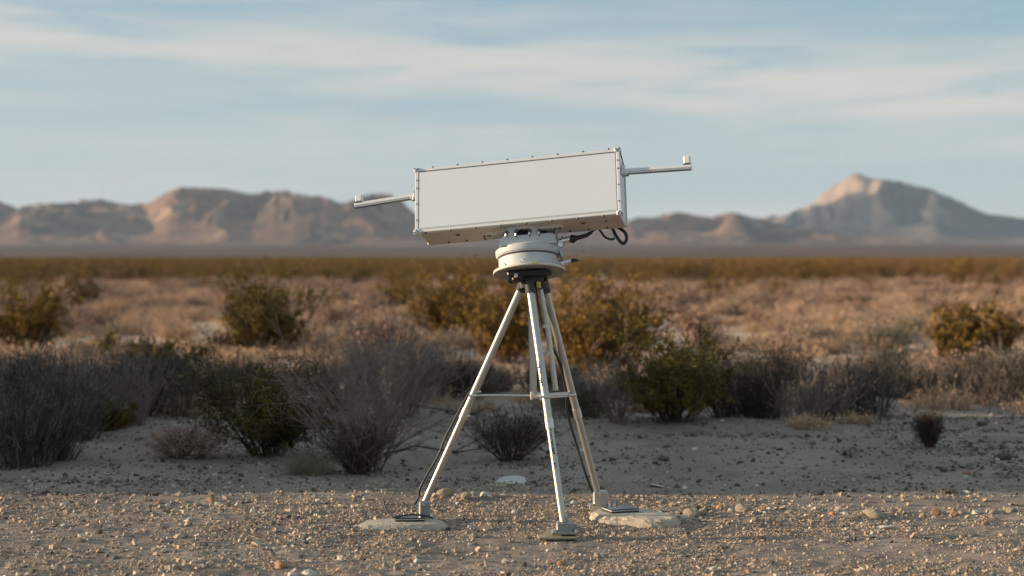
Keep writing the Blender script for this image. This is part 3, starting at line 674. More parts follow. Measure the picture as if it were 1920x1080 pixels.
# ------------------------------------------------------------------ single stones
def rock_mesh(seed, flat=.7):
    import bmesh
    g = np.random.default_rng(seed); bm = bmesh.new(); bmesh.ops.create_icosphere(bm, subdivisions=2, radius=1)
    pl = unit(g.normal(0, 1, (9, 3))); off = g.uniform(.62, .92, 9)
    for v in bm.verts:
        p = np.array(v.co)
        for a, o_ in zip(pl, off):
            e = p @ a - o_
            if e > 0: p = p - a * e
        p = p * (1 + .05 * g.normal()); v.co = Vector(p * np.array([1, .8, flat]))
    me = bpy.data.meshes.new('stone'); bm.to_mesh(me); bm.free(); return me
rocks = {k: [] for k in ('rock', 'rock_dark', 'rock_white', 'rock_red')}
for k in rocks:
    for i in range(4):
        me = rock_mesh(len(k) * 31 + i); me.materials.append(M[k]); rocks[k].append(me)
def stone(px, py, rpx, k='rock', label=None, group=None, i=None, flat=1.0, wide=1.0, nm='stone', d=None):
    d = d or CH * F / (py - YH); x = (px - 960) / F * d; r = rpx / F * d
    o = bpy.data.objects.new(nm, rocks[k][(i if i is not None else int(px)) % 4]); COL.objects.link(o)
    o.location = (x, d, zg(x, d) + r * .30 * flat); o.scale = (r * wide, r, r * flat)
    o.rotation_euler = (g.uniform(-.2, .2), g.uniform(-.2, .2), g.uniform(-.4, .4) if wide > 1.3 else g.uniform(0, 6.28))
    return tag(o, label or {'rock': 'small tan loose stone lying on the gravel', 'rock_dark': 'small dark loose stone lying on the gravel', 'rock_white': 'small pale loose stone lying on the gravel', 'rock_red': 'small reddish loose stone lying on the gravel'}[k], 'stone', group or (None if label else 'loose stones on the gravel'))
stone(888, 1006, 11, 'rock', 'brown lump left of the front tripod foot', flat=1.1)
stone(1812, 890, 9, 'rock_red', 'orange stone on the shaded ground at the right', flat=1.3)
stone(1298, 962, 17, 'rock', 'largest rock of the heap behind the right concrete pad')
stone(1318, 960, 13, 'rock', 'rounded rock on the right of the heap behind the right pad')
stone(1284, 966, 9, 'rock_white', 'small pale rock on the left of the heap behind the right pad')
stone(1640, 968, 20, 'rock', 'broad sunlit rock on the gravel at the far right', wide=1.3, flat=.8)
stone(1655, 990, 15, 'rock_white', 'flat pale rock in front of the broad sunlit rock', wide=1.8, flat=.45)
stone(1480, 962, 9, 'rock', 'rock at the edge of the lit gravel right of the pads')
stone(965, 965, 7, 'rock_white', 'white stone between the left and front tripod legs')
stone(548, 1078, 12, 'rock_white', 'bluish white stone at the bottom edge left of the weed')
stone(580, 1077, 16, 'rock_white', 'rounded greenish white stone at the bottom edge', i=1)
stone(527, 1068, 15, 'rock_red', 'reddish stone left of the white stones at the bottom edge')
stone(638, 1050, 9, 'rock_white', 'upper white stone beside the dry weed near the bottom')
stone(636, 1062, 10, 'rock_white', 'lower lilac white stone beside the dry weed near the bottom', i=2)
stone(650, 1045, 6, 'rock', 'round tan stone behind the two white stones near the bottom')
stone(1030, 1052, 8, 'rock', 'brown stone below the front tripod foot')
stone(1052, 1054, 10, 'rock_red', 'reddish stone below the front tripod foot')
stone(1120, 1040, 10, 'rock', 'rock right of the front tripod foot near the bottom')
stone(1425, 1010, 8, 'rock_dark', 'black clod on the gravel in the right half')
stone(1447, 1058, 6, 'rock_dark', 'small black clod near the bottom in the right half')
stone(338, 875, 7, 'rock_dark', 'dark clod on shaded ground in front of the low pink shrub')
stone(1880, 862, 14, 'rock_dark', 'dark clod at the right edge of the shaded ground', wide=1.4)
stone(1840, 805, 10, 'rock_dark', 'dark clod between the weed and the right edge', wide=1.4)
stone(1244, 866, 9, 'rock_dark', 'dark clod on shaded ground right of the tripod', wide=1.4)
stone(1300, 818, 8, 'rock_dark', 'dark clod below the yellow green bush')
for i, (px, py, r) in enumerate([(862, 936, 8), (888, 936, 10), (905, 936, 6), (942, 940, 7), (1240, 944, 6), (1262, 948, 8), (1350, 952, 9), (1370, 955, 7), (1398, 958, 8), (1420, 958, 6), (1560, 960, 8), (1585, 962, 6), (1730, 962, 9), (1752, 965, 7), (1790, 960, 10), (1830, 958, 9), (1862, 960, 8), (1895, 956, 11), (830, 940, 7), (1075, 946, 7), (1058, 950, 5), (1180, 940, 8), (300, 944, 8), (315, 946, 6), (355, 950, 9), (372, 948, 8), (395, 944, 9), (408, 948, 7), (150, 946, 8), (180, 950, 6), (530, 950, 6), (120, 944, 7)]):
    stone(px, py, r, ['rock', 'rock', 'rock_red', 'rock_white'][i % 4])
for i in range(46):
    stone(g.uniform(1330, 1915), 957 + g.normal(0, 4.5), 3.5 + g.exponential(2.2), ['rock', 'rock_white', 'rock', 'rock_red'][i % 4])
for i in range(22):
    stone(g.uniform(835, 985), 940 + g.normal(0, 4), 3.0 + g.exponential(2.0), ['rock', 'rock_white', 'rock'][i % 3])
for i in range(9):
    stone(1270 + i * 7 + g.uniform(-4, 4), 958 + g.normal(0, 4), 5 + g.exponential(3), ['rock', 'rock', 'rock_dark'][i % 3])
for i in range(110):
    py = g.uniform(955, 1079); px = g.uniform(0, 1920)
    if (650 < px < 840 or 1000 < px < 1290) and 950 < py < 1015: continue
    stone(px, py, min(9, 3.2 + g.exponential(1.8)), ['rock', 'rock', 'rock_red', 'rock_white', 'rock_dark'][int(g.integers(0, 5))])
for i in range(110):
    py = 800 + 140 * g.uniform() ** .8; px = g.uniform(0, 1920)
    if px < 830 and py < 880: continue
    kk = ['rock_dark', 'rock_dark', 'rock', 'rock_white'][int(g.integers(0, 4)) if g.uniform() > .3 else 0]
    stone(px, py, min(9, 2.8 + g.exponential(1.9)), kk, {'rock_dark': 'small dark clod', 'rock': 'small brown stone', 'rock_white': 'small pale stone'}[kk] + ' on the shaded bare ground', 'clods on the shaded bare ground', flat=.8)
stone(955, 907, 38, 'rock_white', 'long thin white slab lying behind the tripod', flat=.12, nm='flat_stone', i=1)
stone(1238, 910, 28, 'rock_white', 'thin bluish slab lying right of the tripod', flat=.10, nm='flat_stone', i=2)

# fallen dead branches
def stick(pts, r, label):
    mb = MB(); W_ = []
    for px, py, up in pts:
        d = CH * F / (py - YH); x = (px - 960) / F * d; W_.append(Vector((x, d, zg(x, d) + up)))
    mb.tube(W_, [r * (1 - .7 * i / (len(W_) - 1)) for i in range(len(W_))], 6)
    gq = random.Random(int(pts[0][0]))
    for k in range(5):
        i = gq.randrange(1, len(W_)); a = W_[i]; dv = (W_[i] - W_[i - 1]).normalized()
        q = [a]; 
        for s_ in range(3): dv = (dv + Vector((gq.uniform(-.4, .4), gq.uniform(-.4, .4), gq.uniform(-.05, .25)))).normalized(); q.append(q[-1] + dv * .09)
        mb.tube(q, [r * .45, r * .35, r * .25, r * .1], 5)
    o = mb.build('fallen_branch', M['twig_dark']); return tag(o, label, 'branch')
stick([(720, 858, .03), (780, 850, .05), (850, 852, .03), (910, 838, .08), (960, 815, .12)], .008, 'long dark fallen branch running behind the left tripod leg')
stick([(760, 768, .05), (830, 776, .03), (880, 782, .02), (930, 792, .02)], .012, 'dark fallen branch behind the left leg under the cross brace')
stick([(735, 842, .02), (790, 825, .06), (840, 805, .10), (872, 790, .12)], .006, 'thin fallen branch rising left of the tripod leg')
stick([(700, 820, .05), (760, 812, .08), (820, 820, .04), (870, 835, .02)], .005, 'thin curved dead branch beside the bare twig shrub')
stick([(560, 850, .03), (500, 845, .12), (480, 850, .16)], .007, 'pale crooked stem at the foot of the round green bush')

# ------------------------------------------------------------------ tripod
D0 = 8.42
head = P(1000, 528, D0)
def foot_at(px, py, z): d = (CH - z) * F / (py - YH); return Vector(((px - 960) / F * d, d, z))
fl = foot_at(790, 970, .024); ff = foot_at(1060, 1000, zg(.27, 8.05) + .025); fr = foot_at(1127, 951, .042)
tri = empty('tripod', (head.x, head.y, 0), 'tall pale metal tripod with three pipe legs, carrying the white box', 'tripod')
tops = [P(981, 532, D0 - .01), P(993, 535, D0 - .055), P(1020, 534, D0 + .03)]
feet = [fl, ff, fr]
sock = [P(795, 945, fl.y), P(1057, 985, ff.y), P(1124, 936, fr.y)]
for i in range(3):
    a, c_ = tops[i], sock[i]; mid = a.lerp(c_, .5); dv = (c_ - a).normalized()
    lg = MB(); r1 = .0202
    lg.tube([a, mid + dv * .12], r1, 20); 
    lo = lg.build('leg', M['pipe'], tri)
    k = MB(); k.tube([mid + dv * .10, c_], .0182, 20); k.build('lower_tube', M['pipe'], lo)
    k = MB(); k.tube([mid + dv * .085, mid + dv * .14], .0225, 20); k.build('locking_collar', M['alu'], lo)
    k = MB(); k.tube([a - dv * .02, a + dv * .045], .026, 20); k.build('top_socket', M['seam'], lo)
    # foot shoe
    sh = MB(); zb = feet[i].z; q = Vector((c_.x + .004, c_.y, 0))
    w = (.030, .042, .040)[i]; hh_ = (.045, .030, .045)[i]
    sh.box((q.x, q.y, zb + hh_), (w, .032, hh_), bev=.008)
    if i == 1: sh.box((q.x, q.y, zb + .06), (.020, .024, .030), bev=.008); sh.box((q.x + .05, q.y, zb + .03), (.014, .02, .018), bev=.004)
    sh.box((q.x, q.y, zb + .006), (w * 1.55, .045, .006), bev=.002)
    so = sh.build('foot', M['steel'] if i < 2 else M['pipe'], tri)
    for sx_ in (-1, 1):
        bb = MB(); bb.tube([(q.x + sx_ * w * 1.3, q.y - .03, zb + .011), (q.x + sx_ * w * 1.3, q.y - .03, zb + .024)], .008, 8); bb.build('bolt', M['silver'], so)
    bb = MB(); bb.tube([(q.x - .004, q.y - .030, zb + .072), (q.x - .004, q.y - .040, zb + .072)], .008, 10); bb.build('bolt', M['silver'], so)
# illegible stencilled marks along the front leg
a, c_ = tops[1], sock[1]; dv = (c_ - a).normalized(); nrm = Vector((-.25, -1, 0)); nrm = (nrm - dv * nrm.dot(dv)).normalized(); sd = dv.cross(nrm)
mk = MB(); tot = (c_ - a).length; gq = random.Random(3)
for t0, t1, off in ((.335, .43, .004), (.575, .72, -.006), (.755, .775, -.004)):
    s_ = t0
    while s_ < t1:
        rad = .0185 if s_ > .57 else .0205
        cc = a + dv * tot * s_; hh = gq.uniform(.003, .006); ang = off / rad * 1.0 + gq.uniform(-.1, .1)
        dirn = (nrm * math.cos(ang) + sd * math.sin(ang)).normalized(); tn = dv.cross(dirn)
        MM = Matrix((tn, dirn, dv)).transposed()
        mk.box(cc + dirn * rad, (gq.uniform(.003, .006), .0010, hh), MM)
        if gq.random() < .5: mk.box(cc + dirn * rad + tn * .007, (.002, .001, hh * .6), MM)
        s_ += .0085 + gq.uniform(0, .004)
mk.build('stencilled_marks', M['seam'], tri)['kind'] = 'stuff'
# centre column, side pipe, hub and braces
hub = P(1006, 742, D0 - .02)
k = MB(); k.tube([P(996, 545, D0 + .01), P(1000, 738, D0 + .01)], .0205, 18); k.build('centre_column', M['pipe'], tri)
k = MB(); k.tube([P(1012, 536, D0 + .01), P(1026, 610, D0 + .0), P(1042, 732, D0 - .01)], .0150, 16); so = k.build('side_pipe', M['pipe'], tri)
for py_ in (612, 662):
    f_ = (py_ - 536) / 196; c0 = P(1012 + 30 * f_, py_, D0); k = MB(); k.tube([c0 + Vector((0, 0, .008)), c0 - Vector((0, 0, .008))], .0185, 16); k.build('pipe_coupling', M['alu'], so)
for i, (px, py) in enumerate([(900, 737), (1033, 746), (1068, 735)]):
    f_ = (py - 532) / (sock[i].z and (945 - 532)); aa = tops[i].lerp(sock[i], (0.0, 0, 0)[i] + [.505, .475, .505][i])
    k = MB()
    hubp = hub + (aa - hub).normalized() * .02
    if i == 2: k.box((hubp + aa) / 2, ((aa - hubp).length / 2, .004, .013), Matrix.Rotation(math.atan2((aa - hubp).y, (aa - hubp).x), 3, 'Z'))
    k.tube([hubp, aa], .0065, 10); so = k.build('brace', M['alu'], tri)
    k = MB(); k.box(aa, (.012, .012, .016), bev=.004); k.tube([aa + Vector((-.02, -.025, 0)), aa + Vector((.02, -.025, .0))], .007, 8); k.build('brace_clamp', M['silver'], so)
k = MB(); k.box(hub, (.030, .022, .014), bev=.004); k.tube([hub + Vector((-.025, -.02, -.018)), hub + Vector((-.025, -.02, .022))], .009, 10); k.tube([hub + Vector((.02, -.02, -.022)), hub + Vector((.02, -.02, .014))], .010, 10)
k.build('spreader_hub', M['silver'], tri)
k = MB(); k.box(P(1000, 520, D0), (.055, .05, .028), bev=.01); k.tube([P(985, 530, D0 - .03), P(985, 541, D0 - .035)], .03, 14); k.tube([P(1016, 528, D0), P(1018, 541, D0)], .028, 14)
k.build('tripod_crown', M['seam'], tri)
k = MB(); k.tube([P(1008, 528, D0 - .04), P(1012, 540, D0 - .045)], .010, 10); k.box(P(1010, 531, D0 - .045), (.012, .008, .008), bev=.003); k.build('brass_fitting', M['yellow'], tri)
for i, (px, py) in enumerate([(903, 731), (882, 772)]):
    c0 = tops[0].lerp(sock[0], (.49, .60)[i]); k = MB(); k.tube([c0 + Vector((.015, -.01, 0)), c0 + Vector((.034, -.014, .004))], .006, 8); k.build('clamp_screw', M['silver'], tri)

# ------------------------------------------------------------------ rotary mount
def frame(right, up, o):
    up = Vector(up).normalized(); right = Vector(right); right = (right - up * right.dot(up)).normalized(); fw = up.cross(right)
    m4 = Matrix((right, fw, up)).transposed().to_4x4(); m4.translation = o; return m4
DM = frame((1, -.02, .045), (-.05, .235, .97), P(992, 508, D0 + .0))
mt = empty('rotary_mount', DM.translation, 'round light grey turning mount between the tripod and the white box', 'mount')
k = MB(DM); k.lathe([(.12, -.012), (.188, -.012), (.190, -.006), (.188, .002), (.15, .004)], 72); k.lathe([(.12, -.012), (.188, -.012)], 72)
k.build('base_flange', M['flange'], mt)
k = MB(DM); k.box((.035, -.1893, -.004), (.018, .0012, .0045)); k.build('warning_sticker', M['yellow'], mt)
k = MB(DM); k.lathe([(.158, .002), (.158, .064), (.150, .066)], 72); o1 = k.build('lower_drum', M['greypaint'], mt)
for a_ in (-1.75, -1.1, -.6, -2.5):
    k = MB(DM); c0 = Vector((.159 * math.cos(a_), .159 * math.sin(a_), .016)); k.box(c0, (.014, .006, .004), Matrix.Rotation(a_ + math.pi / 2, 3, 'Z')); k.tube([c0, c0 + Vector((0, 0, .01))], .006, 8); k.build('drum_lug', M['greypaint'], o1)
k = MB(DM); k.lathe([(.153, .064), (.153, .073)], 72); k.build('gap_seal', M['seam'], mt)
k = MB(DM); k.lathe([(.150, .072), (.164, .073), (.170, .082), (.172, .095), (.172, .110), (.165, .116), (.08, .120), (0.0, .120)], 72); o2 = k.build('upper_ring', M['greypaint'], mt)
k = MB(DM)
k.prism([(-.150, .112), (.155, .112), (.135, .165), (-.128, .160)], -.135, .12); k.build('cradle_plate', M['greypaint'], mt)
k = MB(DM); k.prism([(.155, .105), (.168, .105), (.176, .09), (.186, .055), (.176, .05), (.162, .09), (.162, .2), (.148, .2), (.148, .12)], -.06, .05); k.build('side_bracket', M['greypaint'], mt)
for x_ in (-.105, -.055, .015, .065):
    k = MB(DM); k.tube([(x_, -.13, .150), (x_, -.13, .182)], .0065, 8); k.tube([(x_, -.130, .176), (x_, -.130, .188)], .011, 6); k.build('cap_bolt', M['bolt'], mt)
    k = MB(DM); k.tube([(x_ - .003, -.138, .160), (x_ - .003, -.138, .172)], .007, 8); k.build('washer', M['silver'], mt)
for x_ in (-.08, .04):
    k = MB(DM); k.box((x_, -.06, .185), (.026, .07, .03), bev=.004); k.build('riser_block', M['greypaint'], mt)
k = MB(DM); k.box((-.005, .0, .175), (.11, .08, .02)); k.build('tilt_gear_housing', M['seam'], mt)
k = MB(DM); k.box((-.010, -.01, -.030), (.105, .09, .016), bev=.008); k.box((.05, -.085, -.040), (.065, .018, .008), bev=.004); k.box((-.06, -.06, -.050), (.030, .025, .018), bev=.006); k.build('levelling_head', M['dark'], mt)
k = MB(DM); k.tube([(-.068, -.125, -.048), (-.068, -.10, -.048)], .0095, 12); k.build('bubble_level', M['rock_white'], mt)
k = MB(DM); k.tube([(.165, -.03, .14), (.222, -.035, .150)], .019, 14); k.tube([(.182, -.033, .143), (.194, -.034, .145)], .026, 14); k.tube([(.206, -.033, .147), (.212, -.034, .148)], .023, 14); k.box((.172, -.05, .118), (.014, .014, .014), bev=.003); k.build('upper_connector', M['silver'], mt)
k = MB(DM); k.tube([(.155, -.02, .026), (.19, -.03, .028)], .015, 12); k.tube([(.19, -.03, .028), (.225, -.04, .032)], .0115, 12); k.tube([(.198, -.03, .028), (.206, -.03, .028)], .0165, 12); k.tube([(.16, -.06, .006), (.18, -.08, .01)], .008, 8); k.build('lower_connector', M['silver'], mt)
k = MB(DM); k.tube([(.225, -.04, .032), (.242, -.045, .034), (.262, -.05, .030)], [.010, .008, .005], 10); k.build('lower_plug', M['dark'], mt)

# ------------------------------------------------------------------ white box
def Rxyz(rx, ry, rz): return Matrix.Rotation(rz, 4, 'Z') @ Matrix.Rotation(ry, 4, 'Y') @ Matrix.Rotation(rx, 4, 'X')
BM = Matrix.Translation((.0492, 8.45, 1.7095)) @ Rxyz(-.31, -.0855, -.215)
BW, BH, BD = 1.0965 / 2, .359 / 2, .23 / 2
bx = empty('antenna_box', BM.translation, 'large white flat box tilted back on the tripod, blank front panel', 'antenna box')
k = MB(BM); k.box((0, .004, 0), (BW - .012, BD - .004, BH - .010), bev=.004); k.build('housing', M['white'], bx)
k = MB(BM); k.box((0, -BD + .004, 0), (BW - .021, .006, BH - .021), bev=.002); k.build('front_panel', M['panel'], bx)
for sg in (1, -1):
    k = MB(BM); k.box((0, -BD + .012, sg * (BH - .008)), (BW - .0005, .014, .0085), bev=.002)
    k.box((0, -BD + .0025, sg * (BH - .0185)), (BW - .02, .0035, .0016)); ro = k.build('top_rail' if sg > 0 else 'bottom_rail', M['white'], bx)
    k = MB(BM); k.box((0, -BD - .0012, sg * (BH - .0175)), (BW - .019, .0012, .0011)); k.build('panel_seam', M['seam'] if sg > 0 else M['greypaint'], ro)
    for i in range(8):
        x_ = -BW + .075 + i * (2 * BW - .15) / 7 + .02 * (1 if sg > 0 else -1)
        k = MB(BM); k.tube([(x_, -BD + .004, sg * (BH - .002)), (x_, -BD + .004, sg * (BH + .0065))], .0068, 8); k.build('screw', M['bolt'], ro)
for sg in (-1, 1):
    k = MB(BM); k.box((sg * (BW - .008), -BD + .011, 0), (.009, .014, BH - .0175), bev=.002); ro = k.build('side_rail', M['white'], bx)
    for z_ in (-.11, -.02, .07, .115):
        k = MB(BM); k.tube([(sg * (BW - .010), -BD - .0005, z_), (sg * (BW - .010), -BD - .0055, z_)], .0042, 8); k.build('screw', M['bolt'], ro)
    for sz in (-1, 1):
        k = MB(BM); k.box((sg * (BW - .008), -BD + .010, sz * (BH - .006)), (.017, .017, .013), bev=.005); k.build('corner_bracket', M['white'], bx)
        for a_, b_ in ((-.008, .006), (.010, .010), (.0, -.008)):
            q = MB(BM); q.tube([(sg * (BW - .008 + a_), -BD - .006, sz * (BH - .006 + b_ * .6)), (sg * (BW - .008 + a_), -BD - .011, sz * (BH - .006 + b_ * .6))], .0042, 8); q.build('corner_bolt', M['bolt'], bx)
    # rear frame edge
    k = MB(BM); k.box((sg * (BW - .012), BD - .008, 0), (.007, .008, BH - .006), bev=.002); k.build('rear_rail', M['greypaint'] if sg > 0 else M['white'], bx)
# underside
for x_, r_ in ((-.345, .013), (.33, .013), (.45, .009)):
    k = MB(BM); k.lathe([(r_, 0), (r_, .004), (r_ * .5, .004)], 20, (x_, -.01, -BH + .006)); k.tube([(x_, -.01, -BH + .012), (x_, -.01, -BH + .004)], r_, 20); k.build('port_cover', M['bolt'], bx)
for x_ in (-.42, -.32, -.22, .24, .34, .44):
    k = MB(BM); k.tube([(x_, BD - .03, -BH + .012), (x_, BD - .03, -BH - .002)], .006, 8); k.build('underside_screw', M['bolt'], bx)
k = MB(BM); k.box((0, .008, -BH + .0085), (BW - .016, BD - .010, .0025)); k.build('underside_bounce', M['bounce_taupe'], bx)  # thin sheet added under the housing, its colour painting the ground bounce
k = MB(BM)
wave = [(-.215, .004), (-.19, .002), (-.12, -.002), (-.05, -.040), (-.01, -.048), (.04, -.046), (.09, -.018), (.13, -.012), (.20, -.020), (.222, -.020)]
outl = [(x_, y_ - .014) for x_, y_ in wave] + [(x_, y_ + .016) for x_, y_ in reversed(wave)]
n_o = len(outl)
for i in range(len(wave) - 1):
    q4 = [wave[i], wave[i + 1]]
    vs = [(x_, y_ + dy, z_) for z_ in (-BH - .010, -BH + .010) for x_, y_ in q4 for dy in (-.014, .016)]
    k.add(vs, [(0, 1, 3, 2), (4, 6, 7, 5), (0, 2, 6, 4), (1, 5, 7, 3)] + ([(0, 4, 5, 1)] if i == 0 else []) + ([(2, 3, 7, 6)] if i == len(wave) - 2 else []))
k.build('mounting_strap', M['flange'], bx)
for x_, y0_ in ((-.19, .002), (-.005, -.048), (.195, -.020)):
    for dx in (-.014, .014, 0):
        k = MB(BM); z0_ = -BH - .010; yy = y0_ - (0 if dx else .006); k.tube([(x_ + dx, yy, z0_ + .002), (x_ + dx, yy, z0_ - .007)], .0068, 8); k.build('strap_bolt', M['bolt'] if dx else M['silver'], bx)
k = MB(BM); k.box((.43, -BD + .10, -BH + .008), (.035, .015, .003)); k.build('data_plate', M['greypaint'], bx)
# arms with small antennas
def arm(sg, z_, ln, drop, pw, ph):
    k = MB(BM); x0 = sg * (BW + .0); x1 = sg * (BW + ln); y_ = -BD + .05
    an = math.atan2(drop, ln) * sg
    RM = Matrix.Rotation(-an, 3, 'Y'); c0 = Vector(((x0 + x1) / 2, y_, z_ + drop / 2))
    k.box(c0, (ln / 2, .016, .0085), RM, bev=.002); ar = k.build('side_arm', M['white'], bx)
    k = MB(BM); k.box(c0 + Vector((0, 0, -.0125)), (ln / 2 - .001, .013, .0035), RM); k.build('arm_underside', M['alu'], ar)
    k = MB(BM); xe = x1 - sg * .022; ze = z_ + drop + .009
    k.box((xe, y_, ze + ph / 2 + .004), (pw / 2, .016, ph / 2), bev=.006); k.build('antenna_cap', M['white'], ar)
    k = MB(BM); k.box((xe, y_, ze + .002), (pw / 2 + .001, .017, .0035)); k.build('antenna_seat', M['seam'], ar)
    k = MB(BM); k.box((sg * (BW + .010), y_, z_), (.010, .024, .026), bev=.003); k.box((sg * (BW + .02), y_, z_ - .016), (.018, .02, .008), bev=.002)
    k.tube([(sg * (BW + .015), y_ - .028, z_ + .012), (sg * (BW + .015), y_ - .02, z_ + .012)], .006, 8); k.tube([(sg * (BW + .022), y_ - .02, z_ - .03), (sg * (BW + .022), y_ - .02, z_ - .012)], .005, 8)
    k.build('arm_clamp', M['alu'], ar)
arm(-1, .050, .352, -.022, .038, .040)
arm(1, .071, .365, -.012, .036, .046)
k = MB(BM); k.tube([(BW + .004, -BD + .02, BH - .02), (BW + .018, -BD + .055, .075)], .0035, 8); k.build('stay_rod', M['bolt'], bx)

# ------------------------------------------------------------------ cables
def cable(name, pts, r, label, mt_='dark', sub=6):
    P_ = [Vector(p) for p in pts]; out = []
    for i in range(len(P_) - 1):
        p0 = P_[max(i - 1, 0)]; p1 = P_[i]; p2 = P_[i + 1]; p3 = P_[min(i + 2, len(P_) - 1)]
        for s_ in range(sub):
            t_ = s_ / sub; out.append(.5 * ((2 * p1) + (-p0 + p2) * t_ + (2 * p0 - 5 * p1 + 4 * p2 - p3) * t_ ** 2 + (-p0 + 3 * p1 - 3 * p2 + p3) * t_ ** 3))
    out.append(P_[-1]); mb = MB(); mb.tube(out, r, 10); o = mb.build(name, M[mt_]); return tag(o, label, 'cable')
DB_ = 8.47
e1 = empty('signal_cable', P(1080, 447, D0), 'thick black cable looping below the right end of the white box', 'cable')
mb = MB(); mb.tube([P(1068, 448, D0 - .02), P(1074, 448, D0 - .02), P(1082, 446, D0 - .01), P(1098, 442, D0), P(1108, 436, D0 + .02)], [.018, .024, .013, .011, .010], 12); mb.build('plug_boot', M['dark'], e1)
def cpart(pts, r, nm):
    o = cable(nm, pts, r, 'x'); del o['label']; del o['category']; o.parent = e1; o.matrix_parent_inverse = Matrix.Translation(e1.location).inverted()
cpart([P(1106, 437, D0 + .02), P(1118, 429, D0 + .05), P(1125, 432, D0 + .06), P(1134, 444, D0 + .05), P(1146, 449, D0 + .04), P(1152, 447, D0 + .05)], .0065, 'thin_loop')
cpart([P(1140, 424, D0 + .08), P(1148, 428, D0 + .05), P(1154, 440, D0 + .02), P(1163, 453, D0), P(1170, 456, D0), P(1175, 448, D0 + .01), P(1172, 436, D0 + .03), P(1162, 428, D0 + .05), P(1154, 424, D0 + .08)], .009, 'thick_loop')
def legp(i, f, dx=0, dy=0): q = tops[i].lerp(sock[i], f); return q + Vector((dx, dy, 0))
cable('leg_cable', [legp(0, .42, -.005, .035), legp(0, .52, -.03, .02), legp(0, .62, -.040, .015), legp(0, .70, -.045, .012), legp(0, .78, -.040, .01), legp(0, .86, -.052, .01), legp(0, .93, -.058, .005), P(786, 930, fl.y + .02), P(777, 946, fl.y + .02)], .006, 'black cable running down the left tripod leg')
cable('leg_cable', [P(1003, 530, D0 + .03), P(1012, 590, D0 + .05), P(1022, 625, D0 + .06), P(1045, 670, D0 + .10), P(1060, 725, D0 + .15), P(1064, 775, D0 + .2), P(1080, 830, D0 + .26), P(1095, 880, fr.y - .02), P(1108, 915, fr.y), P(1117, 934, fr.y + .01)], .007, 'black cable hanging inside the right tripod leg')
cable('loose_cable', [P(719, 938, 8.30), P(722, 950, 8.28), P(728, 962, 8.24), P(738, 970, 8.2), P(755, 967, 8.2), P(775, 965, 8.2), P(800, 968, 8.2), P(812, 972, 8.22)], .0045, 'short black loose cable end curling up beside the left foot')

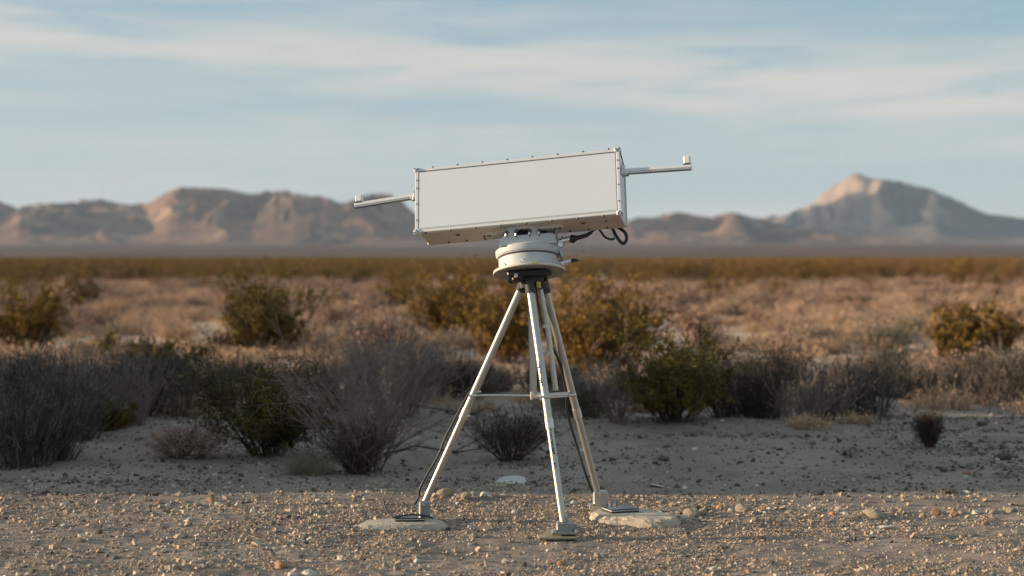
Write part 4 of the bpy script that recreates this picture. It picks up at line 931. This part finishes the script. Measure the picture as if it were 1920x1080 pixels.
# ------------------------------------------------------------------ pads and panels on the ground
def pad(name, outline, ztop, label, seed, edge=.05):
    """outline: list of pixel points on the ground; irregular slab"""
    g2 = random.Random(seed); n = len(outline) * 5; base = []
    pts = [foot_at(px, py, ztop).to_2d() for px, py in outline]
    m_ = len(pts); ring = []
    for i in range(m_):
        for s_ in range(5):
            t_ = s_ / 5; a0, a1, a2, a3 = pts[(i - 1) % m_], pts[i], pts[(i + 1) % m_], pts[(i + 2) % m_]
            q = .5 * ((2 * a1) + (a2 - a0) * t_ + (2 * a0 - 5 * a1 + 4 * a2 - a3) * t_ ** 2 + (-a0 + 3 * a1 - 3 * a2 + a3) * t_ ** 3)
            ring.append(q + Vector((g2.uniform(-.003, .003), g2.uniform(-.003, .003))))
    c0 = sum(ring, Vector((0, 0))) / len(ring)
    vs = []; fs = []; n = len(ring)
    lev = [(1.22, -.03), (1.10, ztop * .35), (1.0, ztop * .78), (.90, ztop * .97), (.6, ztop + .003), (.3, ztop + .004)]
    if edge < .03: lev = [(1.08, -.03), (1.05, ztop * .30), (1.02, ztop * .62), (1.015, ztop * .68), (.965, ztop * .93), (.93, ztop), (.6, ztop + .003), (.3, ztop + .004)]
    for sc_, z_ in lev:
        for k_, q in enumerate(ring):
            a_ = k_ * .9 + sc_ * 40
            w_ = c0 + (q - c0) * (sc_ + g2.uniform(-.018, .018)) + Vector((g2.uniform(-.004, .004), g2.uniform(-.004, .004)))
            vs.append((w_.x, w_.y, z_ + (g2.uniform(-.004, .004) if .9 < sc_ < 1.15 else g2.uniform(-.001, .001)) * (z_ > 0)))
    for l_ in range(len(lev) - 1):
        for i in range(n): fs.append((l_ * n + i, l_ * n + (i + 1) % n, (l_ + 1) * n + (i + 1) % n, (l_ + 1) * n + i))
    fs.append(tuple(range((len(lev) - 1) * n, len(lev) * n)))
    mb = MB(); mb.add(vs, fs, False); o = mb.build(name, M['concrete']); return tag(o, label, 'concrete pad')
pad('concrete_pad', [(690, 974), (735, 971), (800, 968), (828, 975), (818, 981), (780, 984), (720, 985), (676, 984)], .024, 'low rounded concrete pad under the left tripod foot', 1)
pad('concrete_pad', [(1112, 956), (1150, 950), (1190, 949), (1245, 960), (1272, 969), (1255, 973), (1220, 974), (1165, 970), (1120, 966)], .042, 'broken edged concrete slab under the right tripod foot', 2, .02)
k = MB(); q = Vector((sock[1].x, sock[1].y, zg(.27, 8.0)))
k.box((q.x - .035, q.y - .02, q.z + .010), (.095, .05, .006), Matrix.Rotation(.08, 3, 'Z'), bev=.003); tag(k.build('foot_board', M['wood']), 'small weathered board under the front tripod foot', 'board')
def tablet(name, px, py, z, w, dp, rot, label):
    c0 = foot_at(px, py, z); RM = Matrix.Rotation(rot, 3, 'Z'); e = empty(name, (c0.x, c0.y, z), label, 'flat panel')
    k = MB(); k.box((c0.x, c0.y, z + .004), (w, dp, .004), RM); k.build('base_sheet', M['dark'], e)
    k = MB(); k.box((c0.x, c0.y, z + .0105), (w * .97, dp * .97, .0030), RM); k.build('pale_core', M['rock_white'], e)
    k = MB(); k.box((c0.x, c0.y, z + .0165), (w, dp, .003), RM, bev=.001); k.build('dark_cover', M['screen'], e)
tablet('flat_tablet', 768, 975, .028, .075, .055, .10, 'thin dark flat panel with a pale edge lying on the left concrete pad')
tablet('flat_tablet', 1163, 958, .046, .080, .065, .35, 'thin dark blue flat panel lying on the right concrete pad')
for i, (px, py) in enumerate([(1138, 940), (1147, 941), (1157, 941)]):
    c0 = foot_at(px, py + 8, .05); k = MB(); k.tube([c0, c0 + Vector((0, 0, .04 - .004 * i))], .007, 8)
    tag(k.build('rebar_stub', M['steel']), ['left', 'middle', 'right'][i] + ' one of three short steel stubs behind the right tripod foot', 'steel stub')
